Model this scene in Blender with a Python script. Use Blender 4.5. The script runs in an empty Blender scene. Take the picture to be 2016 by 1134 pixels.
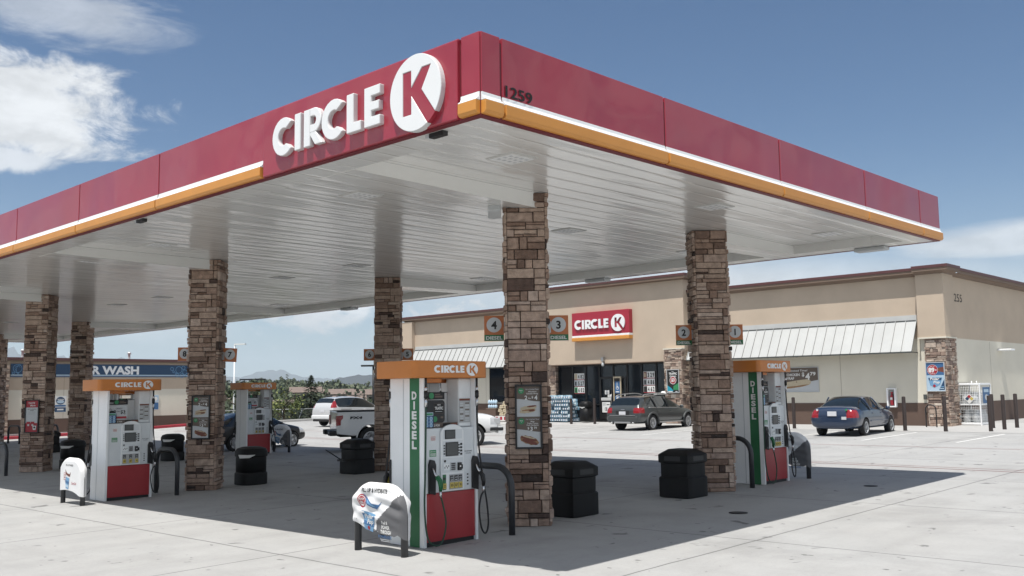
import bpy, bmesh, math, random
from mathutils import Vector, Matrix
random.seed(11)
S = bpy.context.scene
COL = S.collection
PI = math.pi
V3 = Vector

# ------------------------------------------------------------------ materials
def mat(name, col, rough=.6, metal=0., spec=.5, noise=None, bump=None, coat=0., emit=None, island=None, alpha=None, fine=None):
    m = bpy.data.materials.new(name); m.use_nodes = True
    nt = m.node_tree; b = nt.nodes['Principled BSDF']
    b.inputs['Roughness'].default_value = rough
    b.inputs['Metallic'].default_value = metal
    b.inputs['Specular IOR Level'].default_value = spec
    b.inputs['Coat Weight'].default_value = coat
    b.inputs['Coat Roughness'].default_value = .04
    c = (*col, 1)
    b.inputs['Base Color'].default_value = c
    L = nt.links.new
    tc = None
    def coords():
        nonlocal tc
        if tc is None: tc = nt.nodes.new('ShaderNodeTexCoord')
        return tc.outputs['Object']
    out = None
    if island:
        g = nt.nodes.new('ShaderNodeNewGeometry'); r = nt.nodes.new('ShaderNodeValToRGB')
        L(g.outputs['Random Per Island'], r.inputs['Fac'])
        els = r.color_ramp.elements
        while len(els) < len(island): els.new(.5)
        for e, (p, cc) in zip(els, island): e.position = p; e.color = (*cc, 1)
        out = r.outputs['Color']
    if noise:
        sc, amt = noise[0], noise[1]
        n = nt.nodes.new('ShaderNodeTexNoise'); n.inputs['Scale'].default_value = sc; n.inputs['Detail'].default_value = 6
        n.inputs['Roughness'].default_value = .62
        L(coords(), n.inputs['Vector'])
        mr = nt.nodes.new('ShaderNodeMapRange'); mr.inputs['From Min'].default_value = .3; mr.inputs['From Max'].default_value = .7
        mr.inputs['To Min'].default_value = 1 - amt; mr.inputs['To Max'].default_value = 1 + amt
        L(n.outputs['Fac'], mr.inputs['Value'])
        mx = nt.nodes.new('ShaderNodeVectorMath'); mx.operation = 'SCALE'
        if out: L(out, mx.inputs[0])
        else: mx.inputs[0].default_value = col
        L(mr.outputs['Result'], mx.inputs['Scale'])
        out = mx.outputs[0]
    if out: L(out, b.inputs['Base Color'])
    if bump:
        n = nt.nodes.new('ShaderNodeTexNoise'); n.inputs['Scale'].default_value = bump[0]; n.inputs['Detail'].default_value = bump[3] if len(bump) > 3 else 5
        L(coords(), n.inputs['Vector'])
        bp = nt.nodes.new('ShaderNodeBump'); bp.inputs['Strength'].default_value = bump[1]; bp.inputs['Distance'].default_value = bump[2] if len(bump) > 2 else .02
        L(n.outputs['Fac'], bp.inputs['Height']); L(bp.outputs['Normal'], b.inputs['Normal']); L(bp.outputs['Normal'], b.inputs['Coat Normal'])
    if emit:
        b.inputs['Emission Color'].default_value = (*emit[:3], 1); b.inputs['Emission Strength'].default_value = emit[3]
    if alpha is not None: b.inputs['Alpha'].default_value = alpha
    return m

def srgb(r, g, b):
    f = lambda c: (c/255/12.92) if c/255 <= .04045 else ((c/255+.055)/1.055)**2.4
    return (f(r), f(g), f(b))

M = {}
M['red'] = mat('fascia_red', (.335, .026, .045), .3, noise=(.9, .06), bump=(.75, .55, .13, .6), coat=.55)
M['redstore'] = mat('store_sign_red', (.36, .025, .045), .35)
M['orange'] = mat('fascia_orange', (.62, .27, .055), .4, noise=(2, .05))
M['pumporange'] = mat('dispenser_orange', (.56, .19, .035), .35, noise=(3, .06))
M['signorange'] = mat('number_sign_orange', (.46, .15, .05), .5)
M['white'] = mat('white_paint', (.84, .85, .85), .4, noise=(3, .03))
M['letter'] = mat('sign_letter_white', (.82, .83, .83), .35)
M['lettershade'] = mat('sign_letter_side_shade', (.62, .63, .63), .45)  # letter white greyed for the sides, shade put into the colour
M['reveal'] = mat('dark_red_reveal', (.14, .012, .02), .5)
M['black'] = mat('black_plastic', (.012, .012, .013), .45)
M['blackmatte'] = mat('black_rubber', (.016, .016, .017), .7, noise=(9, .3))
M['can'] = mat('trash_can_black', (.0055, .0055, .006), .55, spec=.28, noise=(5, .4), bump=(60, .15, .004))
M['print'] = mat('black_print', (.012, .012, .012), .7)
M['hoop'] = mat('hoop_charcoal', (.030, .032, .036), .42, noise=(6, .2))
M['pumpwhite'] = mat('dispenser_white', (.74, .76, .76), .34, noise=(2.2, .09))
M['pumpgrey'] = mat('dispenser_console_grey', (.66, .69, .70), .4, noise=(4, .04))
M['pumppanel'] = mat('dispenser_plate', (.78, .80, .80), .35)
M['pumpred'] = mat('dispenser_red', (.33, .024, .030), .35, noise=(2, .1))
M['green'] = mat('diesel_green', (.012, .135, .045), .4, noise=(6, .08))
M['greenhose'] = mat('hose_green', (.012, .05, .028), .5)
M['chrome'] = mat('bright_metal', (.6, .6, .6), .25, 1)
M['alu'] = mat('aluminium', (.45, .45, .45), .4, .8)
M['screen'] = mat('display_glass', (.06, .068, .07), .15)
M['yellow'] = mat('button_yellow', (.55, .43, .10), .5)
M['bagyellow'] = mat('yellow_plastic', (.50, .40, .03), .45)
M['concretelight'] = mat('concrete_light', (.42, .41, .39), .85, noise=(3, .08))
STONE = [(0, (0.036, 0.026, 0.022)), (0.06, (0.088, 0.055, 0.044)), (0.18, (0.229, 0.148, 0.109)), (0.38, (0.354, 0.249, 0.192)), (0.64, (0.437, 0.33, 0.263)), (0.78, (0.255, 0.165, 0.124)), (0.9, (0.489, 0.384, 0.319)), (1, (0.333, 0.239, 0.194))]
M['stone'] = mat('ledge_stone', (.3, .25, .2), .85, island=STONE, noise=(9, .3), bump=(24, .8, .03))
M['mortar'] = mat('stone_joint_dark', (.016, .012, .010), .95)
SUNLIT_STONE = [(0, (.13, .095, .08)), (.3, (.30, .21, .165)), (.6, (.46, .38, .31)), (.85, (.36, .25, .19)), (1, (.58, .50, .42))]  # same ledgestone made lighter for the piers, sunlight put into the colour
M['stone_sunlit'] = mat('ledge_stone_sunlit', (.3, .25, .2), .85, island=SUNLIT_STONE, noise=(9, .25), bump=(28, .4, .02))
M['tan'] = mat('stucco_tan', (.51, .415, .32), .9, noise=(.7, .07), bump=(55, .25, .01))
M['cream'] = mat('stucco_cream', (.68, .64, .54), .9, noise=(.7, .05), bump=(55, .25, .01))
M['brown'] = mat('stucco_brown', (.115, .075, .058), .9, noise=(.8, .08), bump=(55, .25, .01))
M['cornice'] = mat('cornice_brown', (.19, .135, .10), .8, noise=(1, .06))
M['coping'] = mat('coping_maroon', (.115, .045, .045), .5)
M['awning'] = mat('awning_metal', (.46, .466, .455), .45, .0, noise=(1.2, .05))
M['seam'] = mat('awning_trim_seam_shade', (.07, .075, .07), .5)
M['bronze'] = mat('storefront_bronze', (.012, .011, .011), .4)
M['glass'] = mat('tinted_glass', (.008, .012, .017), .05, spec=.5)
M['bollard'] = mat('bollard_brown', (.035, .024, .021), .55, noise=(5, .15))
M['navy'] = mat('sign_navy', (.018, .058, .125), .5)
M['skyblue'] = mat('print_blue', (.16, .33, .52), .5)
M['paleblue'] = mat('print_pale_blue', (.42, .55, .66), .5)
M['midblue'] = mat('print_mid_blue', (.045, .13, .28), .5)
M['printred'] = mat('print_red', (.36, .022, .035), .5)
M['printgreen'] = mat('print_green', (.03, .24, .09), .5)
M['teal'] = mat('print_teal', (.02, .30, .42), .5)
M['taupe'] = mat('print_taupe', (.125, .095, .075), .5)
M['paper'] = mat('print_white', (.72, .72, .70), .55)
M['greypaper'] = mat('print_grey', (.40, .41, .41), .6)
M['lightgrey'] = mat('print_light_grey', (.52, .54, .55), .55)
M['bun'] = mat('print_bun', (.30, .17, .085), .6, noise=(30, .2))
M['bunlight'] = mat('print_bread', (.52, .44, .31), .6, noise=(30, .12))
M['meat'] = mat('print_meat', (.16, .05, .032), .6, noise=(40, .3))
M['plate'] = mat('licence_plate', (.62, .63, .66), .4)
M['steel'] = mat('galvanised_steel', (.36, .37, .38), .45, .6)
M['flue'] = mat('flue_metal', (.66, .66, .65), .4, .3)

# soffit: satin white steel pans running along X with faint ripples
def soffit_mat():
    m = mat('soffit_white_pan', (.78, .78, .757), .3, coat=.85)
    m.node_tree.nodes['Principled BSDF'].inputs['Coat Roughness'].default_value = .13
    nt = m.node_tree; L = nt.links.new; b = nt.nodes['Principled BSDF']
    tc = nt.nodes.new('ShaderNodeTexCoord'); sp = nt.nodes.new('ShaderNodeSeparateXYZ'); L(tc.outputs['Object'], sp.inputs[0])
    def math_(op, a, bb=None):
        n = nt.nodes.new('ShaderNodeMath'); n.operation = op
        for i, v in enumerate((a, bb)):
            if v is None: continue
            if isinstance(v, (int, float)): n.inputs[i].default_value = v
            else: L(v, n.inputs[i])
        return n.outputs[0]
    fr = math_('ABSOLUTE', math_('SUBTRACT', math_('FRACT', math_('MULTIPLY', sp.outputs['Y'], 1/.405)), .5))
    seam = math_('SMOOTH_MIN', math_('MULTIPLY', math_('SUBTRACT', .5, fr), 12.), 1.)
    n = nt.nodes.new('ShaderNodeTexNoise'); n.inputs['Scale'].default_value = 1.; n.inputs['Detail'].default_value = 3
    mp = nt.nodes.new('ShaderNodeMapping'); mp.inputs['Scale'].default_value = (.35, 2.2, 1); L(tc.outputs['Object'], mp.inputs[0]); L(mp.outputs[0], n.inputs['Vector'])
    h = math_('ADD', math_('MULTIPLY', seam, .005), math_('MULTIPLY', n.outputs['Fac'], .026))
    bp = nt.nodes.new('ShaderNodeBump'); bp.inputs['Strength'].default_value = 1.; bp.inputs['Distance'].default_value = 1.
    L(h, bp.inputs['Height']); L(bp.outputs['Normal'], b.inputs['Normal']); L(bp.outputs['Normal'], b.inputs['Coat Normal'])
    return m
M['soffit'] = soffit_mat()

# ------------------------------------------------------------------ mesh builder
_text = {}
def text_polys(t, bold):
    k = (t, bold)
    if k not in _text:
        cu = bpy.data.curves.new('lettering', 'FONT'); cu.body = t; cu.offset = bold; cu.resolution_u = 3
        ob = bpy.data.objects.new('lettering', cu)
        me = bpy.data.meshes.new_from_object(ob)
        vs = [(v.co.x, v.co.y) for v in me.vertices]; fs = [tuple(p.vertices) for p in me.polygons]
        bpy.data.objects.remove(ob); bpy.data.curves.remove(cu); bpy.data.meshes.remove(me)
        _text[k] = (vs, fs)
    return _text[k]

class MB:
    def __init__(s): s.bm = bmesh.new(); s.mats = []
    def mi(s, m):
        if isinstance(m, str): m = M[m]
        if m not in s.mats: s.mats.append(m)
        return s.mats.index(m)
    def face(s, pts, m):
        f = s.bm.faces.new([s.bm.verts.new(p) for p in pts]); f.material_index = s.mi(m); return f
    def box(s, x0, x1, y0, y1, z0, z1, m, T=None):
        c = [V3((x, y, z)) for z in (z0, z1) for y in (y0, y1) for x in (x0, x1)]
        if T is not None: c = [T @ p for p in c]
        v = [s.bm.verts.new(p) for p in c]; i = s.mi(m)
        for q in ((0, 2, 3, 1), (4, 5, 7, 6), (0, 1, 5, 4), (2, 6, 7, 3), (0, 4, 6, 2), (1, 3, 7, 5)):
            f = s.bm.faces.new([v[k] for k in q]); f.material_index = i
        return s
    def prism(s, pts, o, U, W, d, m, ms=None, back=True):
        """polygon pts (u,w) in the plane o+u*U+w*W, pushed out by d along U x W"""
        o, U, W = V3(o), V3(U), V3(W); N = U.cross(W).normalized()
        a = [s.bm.verts.new(o+U*u+W*w) for u, w in pts]; i = s.mi(m); j = s.mi(ms or m)
        if abs(d) < 1e-6:
            f = s.bm.faces.new(a); f.material_index = i; return s
        b = [s.bm.verts.new(v.co+N*d) for v in a]
        f = s.bm.faces.new(b); f.material_index = i
        if back: f = s.bm.faces.new(a[::-1]); f.material_index = j
        n = len(a)
        for k in range(n):
            f = s.bm.faces.new((a[k], a[(k+1) % n], b[(k+1) % n], b[k])); f.material_index = j
        return s
    def flat(s, pts, o, U, W, m): return s.prism(pts, o, U, W, 0, m)
    def rect(s, u0, u1, w0, w1, o, U, W, m, d=0): return s.prism([(u0, w0), (u1, w0), (u1, w1), (u0, w1)], o, U, W, d, m)
    def disc(s, cu, cw, r, o, U, W, m, d=0, n=24, r2=None):
        return s.prism([(cu+r*math.cos(2*PI*k/n), cw+(r2 or r)*math.sin(2*PI*k/n)) for k in range(n)], o, U, W, d, m)
    def text(s, t, cu, cw, h, o, U, W, m, w=None, bold=.012, off=0, slant=0, arc=None):
        """flat lettering centred on (cu,cw), cap height h, optional exact width w"""
        vs, fs = text_polys(t, bold)
        if not vs: return s
        x0 = min(v[0] for v in vs); x1 = max(v[0] for v in vs)
        sy = h/.728; sx = (w/(x1-x0)) if w else sy
        o, U, W = V3(o), V3(U), V3(W); N = U.cross(W).normalized(); i = s.mi(m)
        bv = []
        for x, y in vs:
            u = cu+(x-(x0+x1)/2)*sx+slant*y*sy; wv = cw+(y-.364)*sy
            bv.append(s.bm.verts.new(o+U*u+W*wv+N*off))
        for f in fs:
            try: q = s.bm.faces.new([bv[k] for k in f]); q.material_index = i
            except ValueError: pass
        return s
    def tube(s, pts, r, m, n=10, caps=True):
        pts = [V3(p) for p in pts]; i = s.mi(m); rings = []; up = None
        for k, p in enumerate(pts):
            t = (pts[min(k+1, len(pts)-1)]-pts[max(k-1, 0)]).normalized()
            if up is None:
                up = t.orthogonal().normalized()
            up = (up-t*up.dot(t)).normalized(); sd = t.cross(up)
            rr = r[k] if isinstance(r, (list, tuple)) else r
            rings.append([s.bm.verts.new(p+(up*math.cos(2*PI*j/n)+sd*math.sin(2*PI*j/n))*rr) for j in range(n)])
        for a, b in zip(rings, rings[1:]):
            for j in range(n):
                f = s.bm.faces.new((a[j], a[(j+1) % n], b[(j+1) % n], b[j])); f.material_index = i; f.smooth = True
        if caps:
            f = s.bm.faces.new(rings[0][::-1]); f.material_index = i; f = s.bm.faces.new(rings[-1]); f.material_index = i
        return s
    def lathe(s, prof, m, n=24, T=None, sx=1, sy=1, pw=2.):
        """profile (r,z) spun about z; pw>2 squares the outline off"""
        i = s.mi(m); rings = []
        for r, z in prof:
            ring = []
            for k in range(n):
                a = 2*PI*k/n; c, sn = math.cos(a), math.sin(a)
                q = (abs(c)**pw+abs(sn)**pw)**(-1/pw)
                p = V3((r*c*q*sx, r*sn*q*sy, z)); ring.append(s.bm.verts.new(T @ p if T is not None else p))
            rings.append(ring)
        for a, b in zip(rings, rings[1:]):
            for k in range(n):
                f = s.bm.faces.new((a[k], a[(k+1) % n], b[(k+1) % n], b[k])); f.material_index = i; f.smooth = True
        for ring, rev in ((rings[0], True), (rings[-1], False)):
            f = s.bm.faces.new(ring[::-1] if rev else ring); f.material_index = i
        return s
    def build(s, name, parent=None, loc=None, rz=0, bevel=0, smooth=None, keepn=False, seg=2):
        if not keepn: bmesh.ops.recalc_face_normals(s.bm, faces=s.bm.faces)
        me = bpy.data.meshes.new(name); s.bm.to_mesh(me); s.bm.free()
        for m in s.mats: me.materials.append(m)
        if smooth:
            for p in me.polygons: p.use_smooth = True
            me.set_sharp_from_angle(angle=math.radians(smooth))
        o = bpy.data.objects.new(name, me); COL.objects.link(o)
        if parent: o.parent = parent
        if loc is not None: o.location = loc
        o.rotation_euler.z = rz
        if bevel:
            md = o.modifiers.new('edge', 'BEVEL'); md.width = bevel; md.segments = seg; md.limit_method = 'ANGLE'; md.angle_limit = math.radians(40)
        return o

def tag(o, label=None, cat=None, group=None, kind=None):
    if label: o['label'] = label
    if cat: o['category'] = cat
    if group: o['group'] = group
    if kind: o['kind'] = kind
    return o
def thing(name, label, cat, loc=(0, 0, 0), rz=0, group=None):
    o = bpy.data.objects.new(name, None); COL.objects.link(o); o.location = loc; o.rotation_euler.z = rz; o.empty_display_size = .2
    return tag(o, label, cat, group)
def copy_tree(o, loc=None, rz=None, label=None, parent=None):
    c = o.copy(); COL.objects.link(c)
    if parent: c.parent = parent
    if loc is not None: c.location = loc
    if rz is not None: c.rotation_euler.z = rz
    if label: c['label'] = label
    for ch in list(o.children): copy_tree(ch, parent=c)
    return c
X3, Y3, Z3 = V3((1, 0, 0)), V3((0, 1, 0)), V3((0, 0, 1))

# wordmark: units of cap height, baseline 0
def arc(cx, cy, r, a0, a1, n=18):
    return [(cx+r*math.cos(math.radians(a0+(a1-a0)*k/n)), cy+r*math.sin(math.radians(a0+(a1-a0)*k/n))) for k in range(n+1)]
def glyphC(x): return [arc(x+.52, .5, .53, 44, 316)+[(x+.72, .27)]+arc(x+.52, .5, .24, 300, 60)]
def rectp(x0, x1, y0, y1): return [(x0, y0), (x1, y0), (x1, y1), (x0, y1)]
def glyphR(x):
    return [rectp(x, x+.29, 0, 1), [(x+.29, 1)]+[(px, py) for px, py in arc(x+.46, .675, .325, 90, -90, 12)]+[(x+.29, .35), (x+.29, .56)]+arc(x+.44, .675, .115, -90, 90, 8)+[(x+.29, .79)],
            [(x+.29, .35), (x+.54, .35), (x+.84, 0), (x+.51, 0), (x+.29, .28)]]
def glyphL(x): return [[(x, 0), (x+.58, 0), (x+.58, .25), (x+.29, .25), (x+.29, 1), (x, 1)]]
def glyphE(x): return [[(x, 0), (x+.62, 0), (x+.62, .24), (x+.28, .24), (x+.28, .39), (x+.58, .39), (x+.58, .61), (x+.28, .61), (x+.28, .76), (x+.62, .76), (x+.62, 1), (x, 1)]]
WORD = [glyphC(0), [rectp(1.07, 1.35, 0, 1)], glyphR(1.5), glyphC(2.31), glyphL(3.38), glyphE(4.1)]
DISC = arc(6.02, .47, .915, -40.2, 298, 56)+[(5.884, .42), (5.884, -.03), (5.587, -.03), (5.587, 1.02), (5.884, 1.02), (5.884, .6), (6.27, 1.02), (6.575, 1.02), (6.246, .5)]
WIDTH = 6.935
def wordmark(mb, cu, cw, h, o, U, W, m, d=0, ms=None, disc_d=None, squeeze=1.):
    """whole mark centred on (cu, cw), cap height h"""
    f = lambda pts: [(cu+(x-WIDTH/2)*h*squeeze, cw+(y-.5)*h) for x, y in pts]
    for g in WORD:
        for p in g: mb.prism(f(p), o, U, W, d, m, ms)
    mb.prism(f(DISC), o, U, W, d if disc_d is None else disc_d, m, ms)

# ------------------------------------------------------------------ lie of the land
def sm(a, b, x):
    t = min(1, max(0, (x-a)/(b-a))); return t*t*(3-2*t)
def gz(x, y):
    k = 1-.72*sm(13, 26, x)
    return .0141*max(min(x, 36), -30)-.007*max(min(y, 60), -20)*k
def at(x, y, dz=0): return (x, y, gz(x, y)+dz)

# ------------------------------------------------------------------ forecourt canopy
ZT, ZW, ZO, ZB = 5.87, 5.21, 5.12, 4.97
LX, LY, ZS, ZBM = 12.98, 46.5, 5.145, 4.91
XA, XB, Y0, DY = 4.164, 9.452, 3.27, 9.986
canopy = thing('fuel_canopy', 'large flat fuel station canopy with red fascia on brown stone columns', 'canopy', (0, 0, 0))

def fascia_run(a, b, axis, full=False):
    """one pan of the fascia; axis 'L' = the face at x=0 (towards -X), 'R' = the face at y=0, 'F' far, 'E' end"""
    g = .016
    def P(s, out, z):
        return {'L': (-out, s, z), 'R': (s, -out, z), 'F': (LX+out, s, z), 'E': (s, LY+out, z)}[axis]
    def strip(prof, name, m, bev=0):
        mb = MB(); i = mb.mi(m)
        A = [mb.bm.verts.new(P(a+g, o, z)) for o, z in prof]; B = [mb.bm.verts.new(P(b-g, o, z)) for o, z in prof]
        n = len(prof)
        for k in range(n):
            mb.bm.faces.new((A[k], A[(k+1) % n], B[(k+1) % n], B[k])).material_index = i
        mb.bm.faces.new(A[::-1]).material_index = i; mb.bm.faces.new(B).material_index = i
        return mb.build(name, canopy, bevel=bev)
    if full:
        strip([(.0, ZT), (-.1, ZT), (-.1, ZB), (.03, ZB), (.03, ZT-.02)], 'fascia_panel', 'red', .012)
    else:
        strip([(.0, ZT), (-.1, ZT), (-.1, ZW+.002), (.0, ZW+.002)], 'fascia_panel', 'red', .008)
        strip([(.006, ZW), (-.1, ZW), (-.1, ZO), (.052, ZO), (.05, ZO+.008), (.018, ZO+.03), (.008, ZO+.055)], 'white_band', 'white')
        strip([(.058, ZO-.003), (-.1, ZO-.003), (-.1, ZB+.001), (.035, ZB+.001), (.06, ZB+.03)], 'bullnose', 'orange', .008)
c0, ps, PAN = .313, 3.871, 3.05
seams_r = [0, c0]+[c0+k*PAN for k in (1, 2, 3)]+[LX-1.03, LX]
for a, b in zip(seams_r, seams_r[1:]): fascia_run(max(a, .0), b, 'R')
ys = [0, c0, c0+ps]
while ys[-1]+PAN < LY: ys.append(ys[-1]+PAN)
ys.append(LY)
for k, (a, b) in enumerate(zip(ys, ys[1:])): fascia_run(a, b, 'L', full=(k == 1))
fx = ys[:1]+[c0+k*PAN for k in range(16) if c0+k*PAN < LY-1]+[LY]
for a, b in zip(fx, fx[1:]): fascia_run(a, b, 'F')
for a, b in zip(seams_r, seams_r[1:]): fascia_run(a, b, 'E')
# roof deck and the dark red pocket behind the pans
mb = MB()
mb.box(.1, LX-.1, .1, LY-.1, ZT-.3, ZT-.25, 'steel')
for x0, x1, y0, y1 in ((-.02, .1, -.02, LY+.02), (LX-.1, LX+.02, -.02, LY+.02), (.1, LX-.1, -.02, .1), (.1, LX-.1, LY-.1, LY+.02)):
    mb.box(x0+.03 if x0 < 0 else x0, x1-.03 if x1 > LX else x1, y0+.03 if y0 < 0 else y0, y1-.03 if y1 > LY else y1, ZB-.012, ZT-.06, 'reveal')
mb.build('fascia_backing', canopy)
# soffit: perimeter band at the foot of the fascia, pans above it, beams along each island
mb = MB(); w = .55
for x0, x1, y0, y1 in ((.1, w, .1, LY-.1), (LX-w, LX-.1, .1, LY-.1), (w, LX-w, .1, w), (w, LX-w, LY-w, LY-.1)):
    mb.box(x0, x1, y0, y1, ZB-.008, ZS+.05, 'soffit')
mb.build('soffit_border', canopy)
mb = MB(); mb.box(w, LX-w, w, LY-w, ZS, ZS+.03, 'soffit'); mb.build('soffit', canopy)
for k in range(5):
    y = Y0+DY*k
    for xa, xb in ((w+.002, XA), (XB, LX-w-.002)):
        mb = MB(); za, zb = (ZB-.012, ZBM) if xa < 5 else (ZBM, ZB-.012); mb.prism([(xa, za), (xb, zb), (xb, ZS-.002), (xa, ZS-.002)], (0, y+.343, 0), X3, Z3, .686, 'soffit'); mb.build('beam', canopy)
# flush luminaires
M['fixture'] = mat('fixture_frame', (.62, .62, .60), .5)
def light_fixture():
    mb = MB(); mb.box(-.25, .25, -.25, .25, -.008, .0, 'fixture'); mb.box(-.21, .21, -.21, .21, -.012, -.0085, 'white')
    for i in range(4):
        for j in range(3): mb.box(-.17+i*.1, -.12+i*.1, -.15+j*.11, -.1+j*.11, -.0145, -.0125, 'lightgrey')
    return mb
proto = None
for k in range(5):
    for dy in (-1.63, 1.63):
        for x in (2.18, 7.16, 11.42):
            if proto is None: proto = o = light_fixture().build('light_fixture', canopy)
            else: o = proto.copy(); COL.objects.link(o); o.parent = canopy
            o.location = (x, Y0+DY*k+dy, ZS-.002)
for (x, y) in ((.17, .83), (.18, 8.15)):
    mb = MB(); mb.box(x-.05, x+.03, y-.1, y+.13, ZB-.06, ZB-.01, 'black'); mb.box(x-.045, x+.03, y+.135, y+.2, ZB-.05, ZB-.01, 'lightgrey'); mb.build('camera_housing', canopy)
for y in (1.35, 8.7, 19.5):
    mb = MB(); mb.box(LX-.34, LX-.06, y-.33, y+.33, ZB-.085, ZB-.01, 'lightgrey'); mb.build('edge_light', canopy, bevel=.02)
mb = MB(); T = Matrix.Translation((XA-.62, Y0+.06, 4.84)) @ Matrix.Rotation(PI/4, 4, 'Z') @ Matrix.Rotation(.35, 4, 'Y')
mb.box(-.13, .13, -.1, .1, -.06, .06, 'lightgrey', T); mb.box(.05, .2, -.03, .03, -.03, .03, 'lightgrey', T); mb.build('floodlight', canopy, bevel=.02)
# raised sign letters on the long face
mb = MB(); h = .4795
def place(pts): return [(x*h, y*h) for x, y in pts]
o = V3((-.006, 3.838, 5.167)); U = -Y3
for glyph in WORD:
    q = MB()
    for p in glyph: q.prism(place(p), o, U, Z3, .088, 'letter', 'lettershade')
    q.build('sign_letter', canopy, bevel=.008, seg=1)
q = MB(); q.prism(place(DISC), o, U, Z3, .088, 'letter', 'lettershade'); q.build('sign_emblem', canopy, bevel=.006, seg=1)
kpts = arc(6.02, .47, .905, -62, -40.2, 6)+[(6.246, .5), (6.57, 1.016), (6.275, 1.016), (5.88, .595), (5.88, 1.016), (5.591, 1.016), (5.591, -.026), (5.88, -.026), (5.88, .42)]
q = MB(); q.prism(place(kpts), o, U, Z3, .082, 'red'); q.build('emblem_letter', canopy)
q = MB(); q.text('1259', .58, 5.29, .128, (0, -.012, 0), X3, Z3, 'print', w=.43, bold=.02); q.build('street_number', canopy)

# ------------------------------------------------------------------ ledgestone cladding
def stone_face(mb, Wd, Hh, o, U, W, rnd, m='stone', u_over=0.):
    """courses of split stones covering Wd x Hh, each a chamfered block of its own depth"""
    o, U, W = V3(o), V3(U), V3(W); N = U.cross(W)
    def block(u0, u1, w0, w1):
        d = rnd.uniform(.022, .066); g = .0055; e = rnd.uniform(.005, .015)
        j = [rnd.uniform(-.012, .012) for _ in range(4)]
        u0 += g; u1 -= g; w0 += g; w1 -= g
        if u1-u0 < .02 or w1-w0 < .015: return
        lo = [o+U*u0+W*w0, o+U*u1+W*w0, o+U*u1+W*w1, o+U*u0+W*w1]
        mid = [p+N*(d-e) for p in lo]
        hi = [o+U*(u0+e)+W*(w0+e+abs(j[0])*.6)+N*d, o+U*(u1-e)+W*(w0+e+abs(j[1])*.6)+N*(d+j[0]*.4), o+U*(u1-e)+W*(w1-e-abs(j[2])*.6)+N*(d+j[1]*.4), o+U*(u0+e)+W*(w1-e-abs(j[3])*.6)+N*d]
        vs = [[mb.bm.verts.new(p) for p in r] for r in (lo, mid, hi)]; i = mb.mi(m)
        for a, b in zip(vs, vs[1:]):
            for k in range(4): mb.bm.faces.new((a[k], a[(k+1) % 4], b[(k+1) % 4], b[k])).material_index = i
        mb.bm.faces.new(vs[2]).material_index = i
    w = 0
    while w < Hh-.01:
        h = rnd.choice((.08, .1, .12, .13, .15, .17, .19, .21)); h = min(h, Hh-w)
        if Hh-w-h < .06: h = Hh-w
        u = -u_over
        while u < Wd+u_over-.01:
            l = rnd.choice((.12, .16, .2, .25, .3, .36, .42, .5)); l = min(l, Wd+u_over-u)
            if Wd+u_over-u-l < .09: l = Wd+u_over-u
            if h > .11 and l > .15 and rnd.random() < .42:
                s = h*rnd.uniform(.32, .68)
                if rnd.random() < .5 and l > .26:
                    c = l*rnd.uniform(.35, .65); block(u, u+c, w, w+s); block(u+c, u+l, w, w+s); block(u, u+l, w+s, w+h)
                else: block(u, u+l, w, w+s); block(u, u+l, w+s, w+h)
            else: block(u, u+l, w, w+h)
            u += l
        w += h
def stone_prism(wx, wy, Hh, seed, m='stone'):
    """four clad faces round a core wx by wy standing on z=0"""
    rnd = random.Random(seed); mb = MB(); a, b = wx/2-.045, wy/2-.045
    mb.box(-a, a, -b, b, 0, Hh-.004, 'mortar')
    stone_face(mb, 2*a, Hh, (-a, -b, 0), X3, Z3, rnd, m, .04); stone_face(mb, 2*a, Hh, (a, b, 0), -X3, Z3, rnd, m, .04)
    stone_face(mb, 2*b, Hh, (a, -b, 0), Y3, Z3, rnd, m); stone_face(mb, 2*b, Hh, (-a, b, 0), -Y3, Z3, rnd, m)
    return mb
cols = {}
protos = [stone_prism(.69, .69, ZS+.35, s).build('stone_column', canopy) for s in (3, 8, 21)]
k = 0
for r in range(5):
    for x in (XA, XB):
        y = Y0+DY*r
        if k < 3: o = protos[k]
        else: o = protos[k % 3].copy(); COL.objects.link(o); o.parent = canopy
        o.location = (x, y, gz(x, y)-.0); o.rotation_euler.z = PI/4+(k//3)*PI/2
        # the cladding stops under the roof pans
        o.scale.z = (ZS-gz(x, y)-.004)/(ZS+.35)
        k += 1

# ------------------------------------------------------------------ pump number signs on the columns
D1 = V3((.70711, -.70711, 0)); DN = V3((-.70711, -.70711, 0))
def number_sign(n, diesel):
    t = bpy.data.objects.new('pump_number_sign', None); COL.objects.link(t)
    hh = .395 if diesel else .31; z0 = .395-hh
    mb = MB(); mb.box(-.155, .155, -.008, .008, z0, .395, 'signorange'); mb.box(-.16, .16, -.006, .006, z0-.004, z0, 'alu'); mb.build('plate', t)
    for sgn, U, off in ((1, X3, -1), (-1, -X3, 1)):
        o = V3((0, off*.011, 0)); mb = MB()
        mb.disc(0, .25, .118, o, U, Z3, 'lightgrey', n=32); mb.text(str(n), 0, .25, .125, o, U, Z3, 'print', bold=.03, off=.003); mb.build('number_disc', t)
        if diesel:
            mb = MB(); mb.rect(-.153, .153, .003, .095, o, U, Z3, 'green'); mb.text('DIESEL', 0, .048, .052, o, U, Z3, 'paper', w=.255, bold=.02, off=.003); mb.build('diesel_band', t)
    mb = MB(); mb.box(-.2, -.12, -.012, -.009, .12, .3, 'alu'); mb.build('bracket', t)
    return t
wear = {3: 'right of the nearest column', 4: 'left of the nearest column', 2: 'left of the right column', 1: 'right of the right column', 8: 'above the car wash roof', 7: 'tilted, right of the left poster column', 6: 'left of the column behind the nearest dispenser', 5: 'just above the nearest dispenser cap'}
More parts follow.
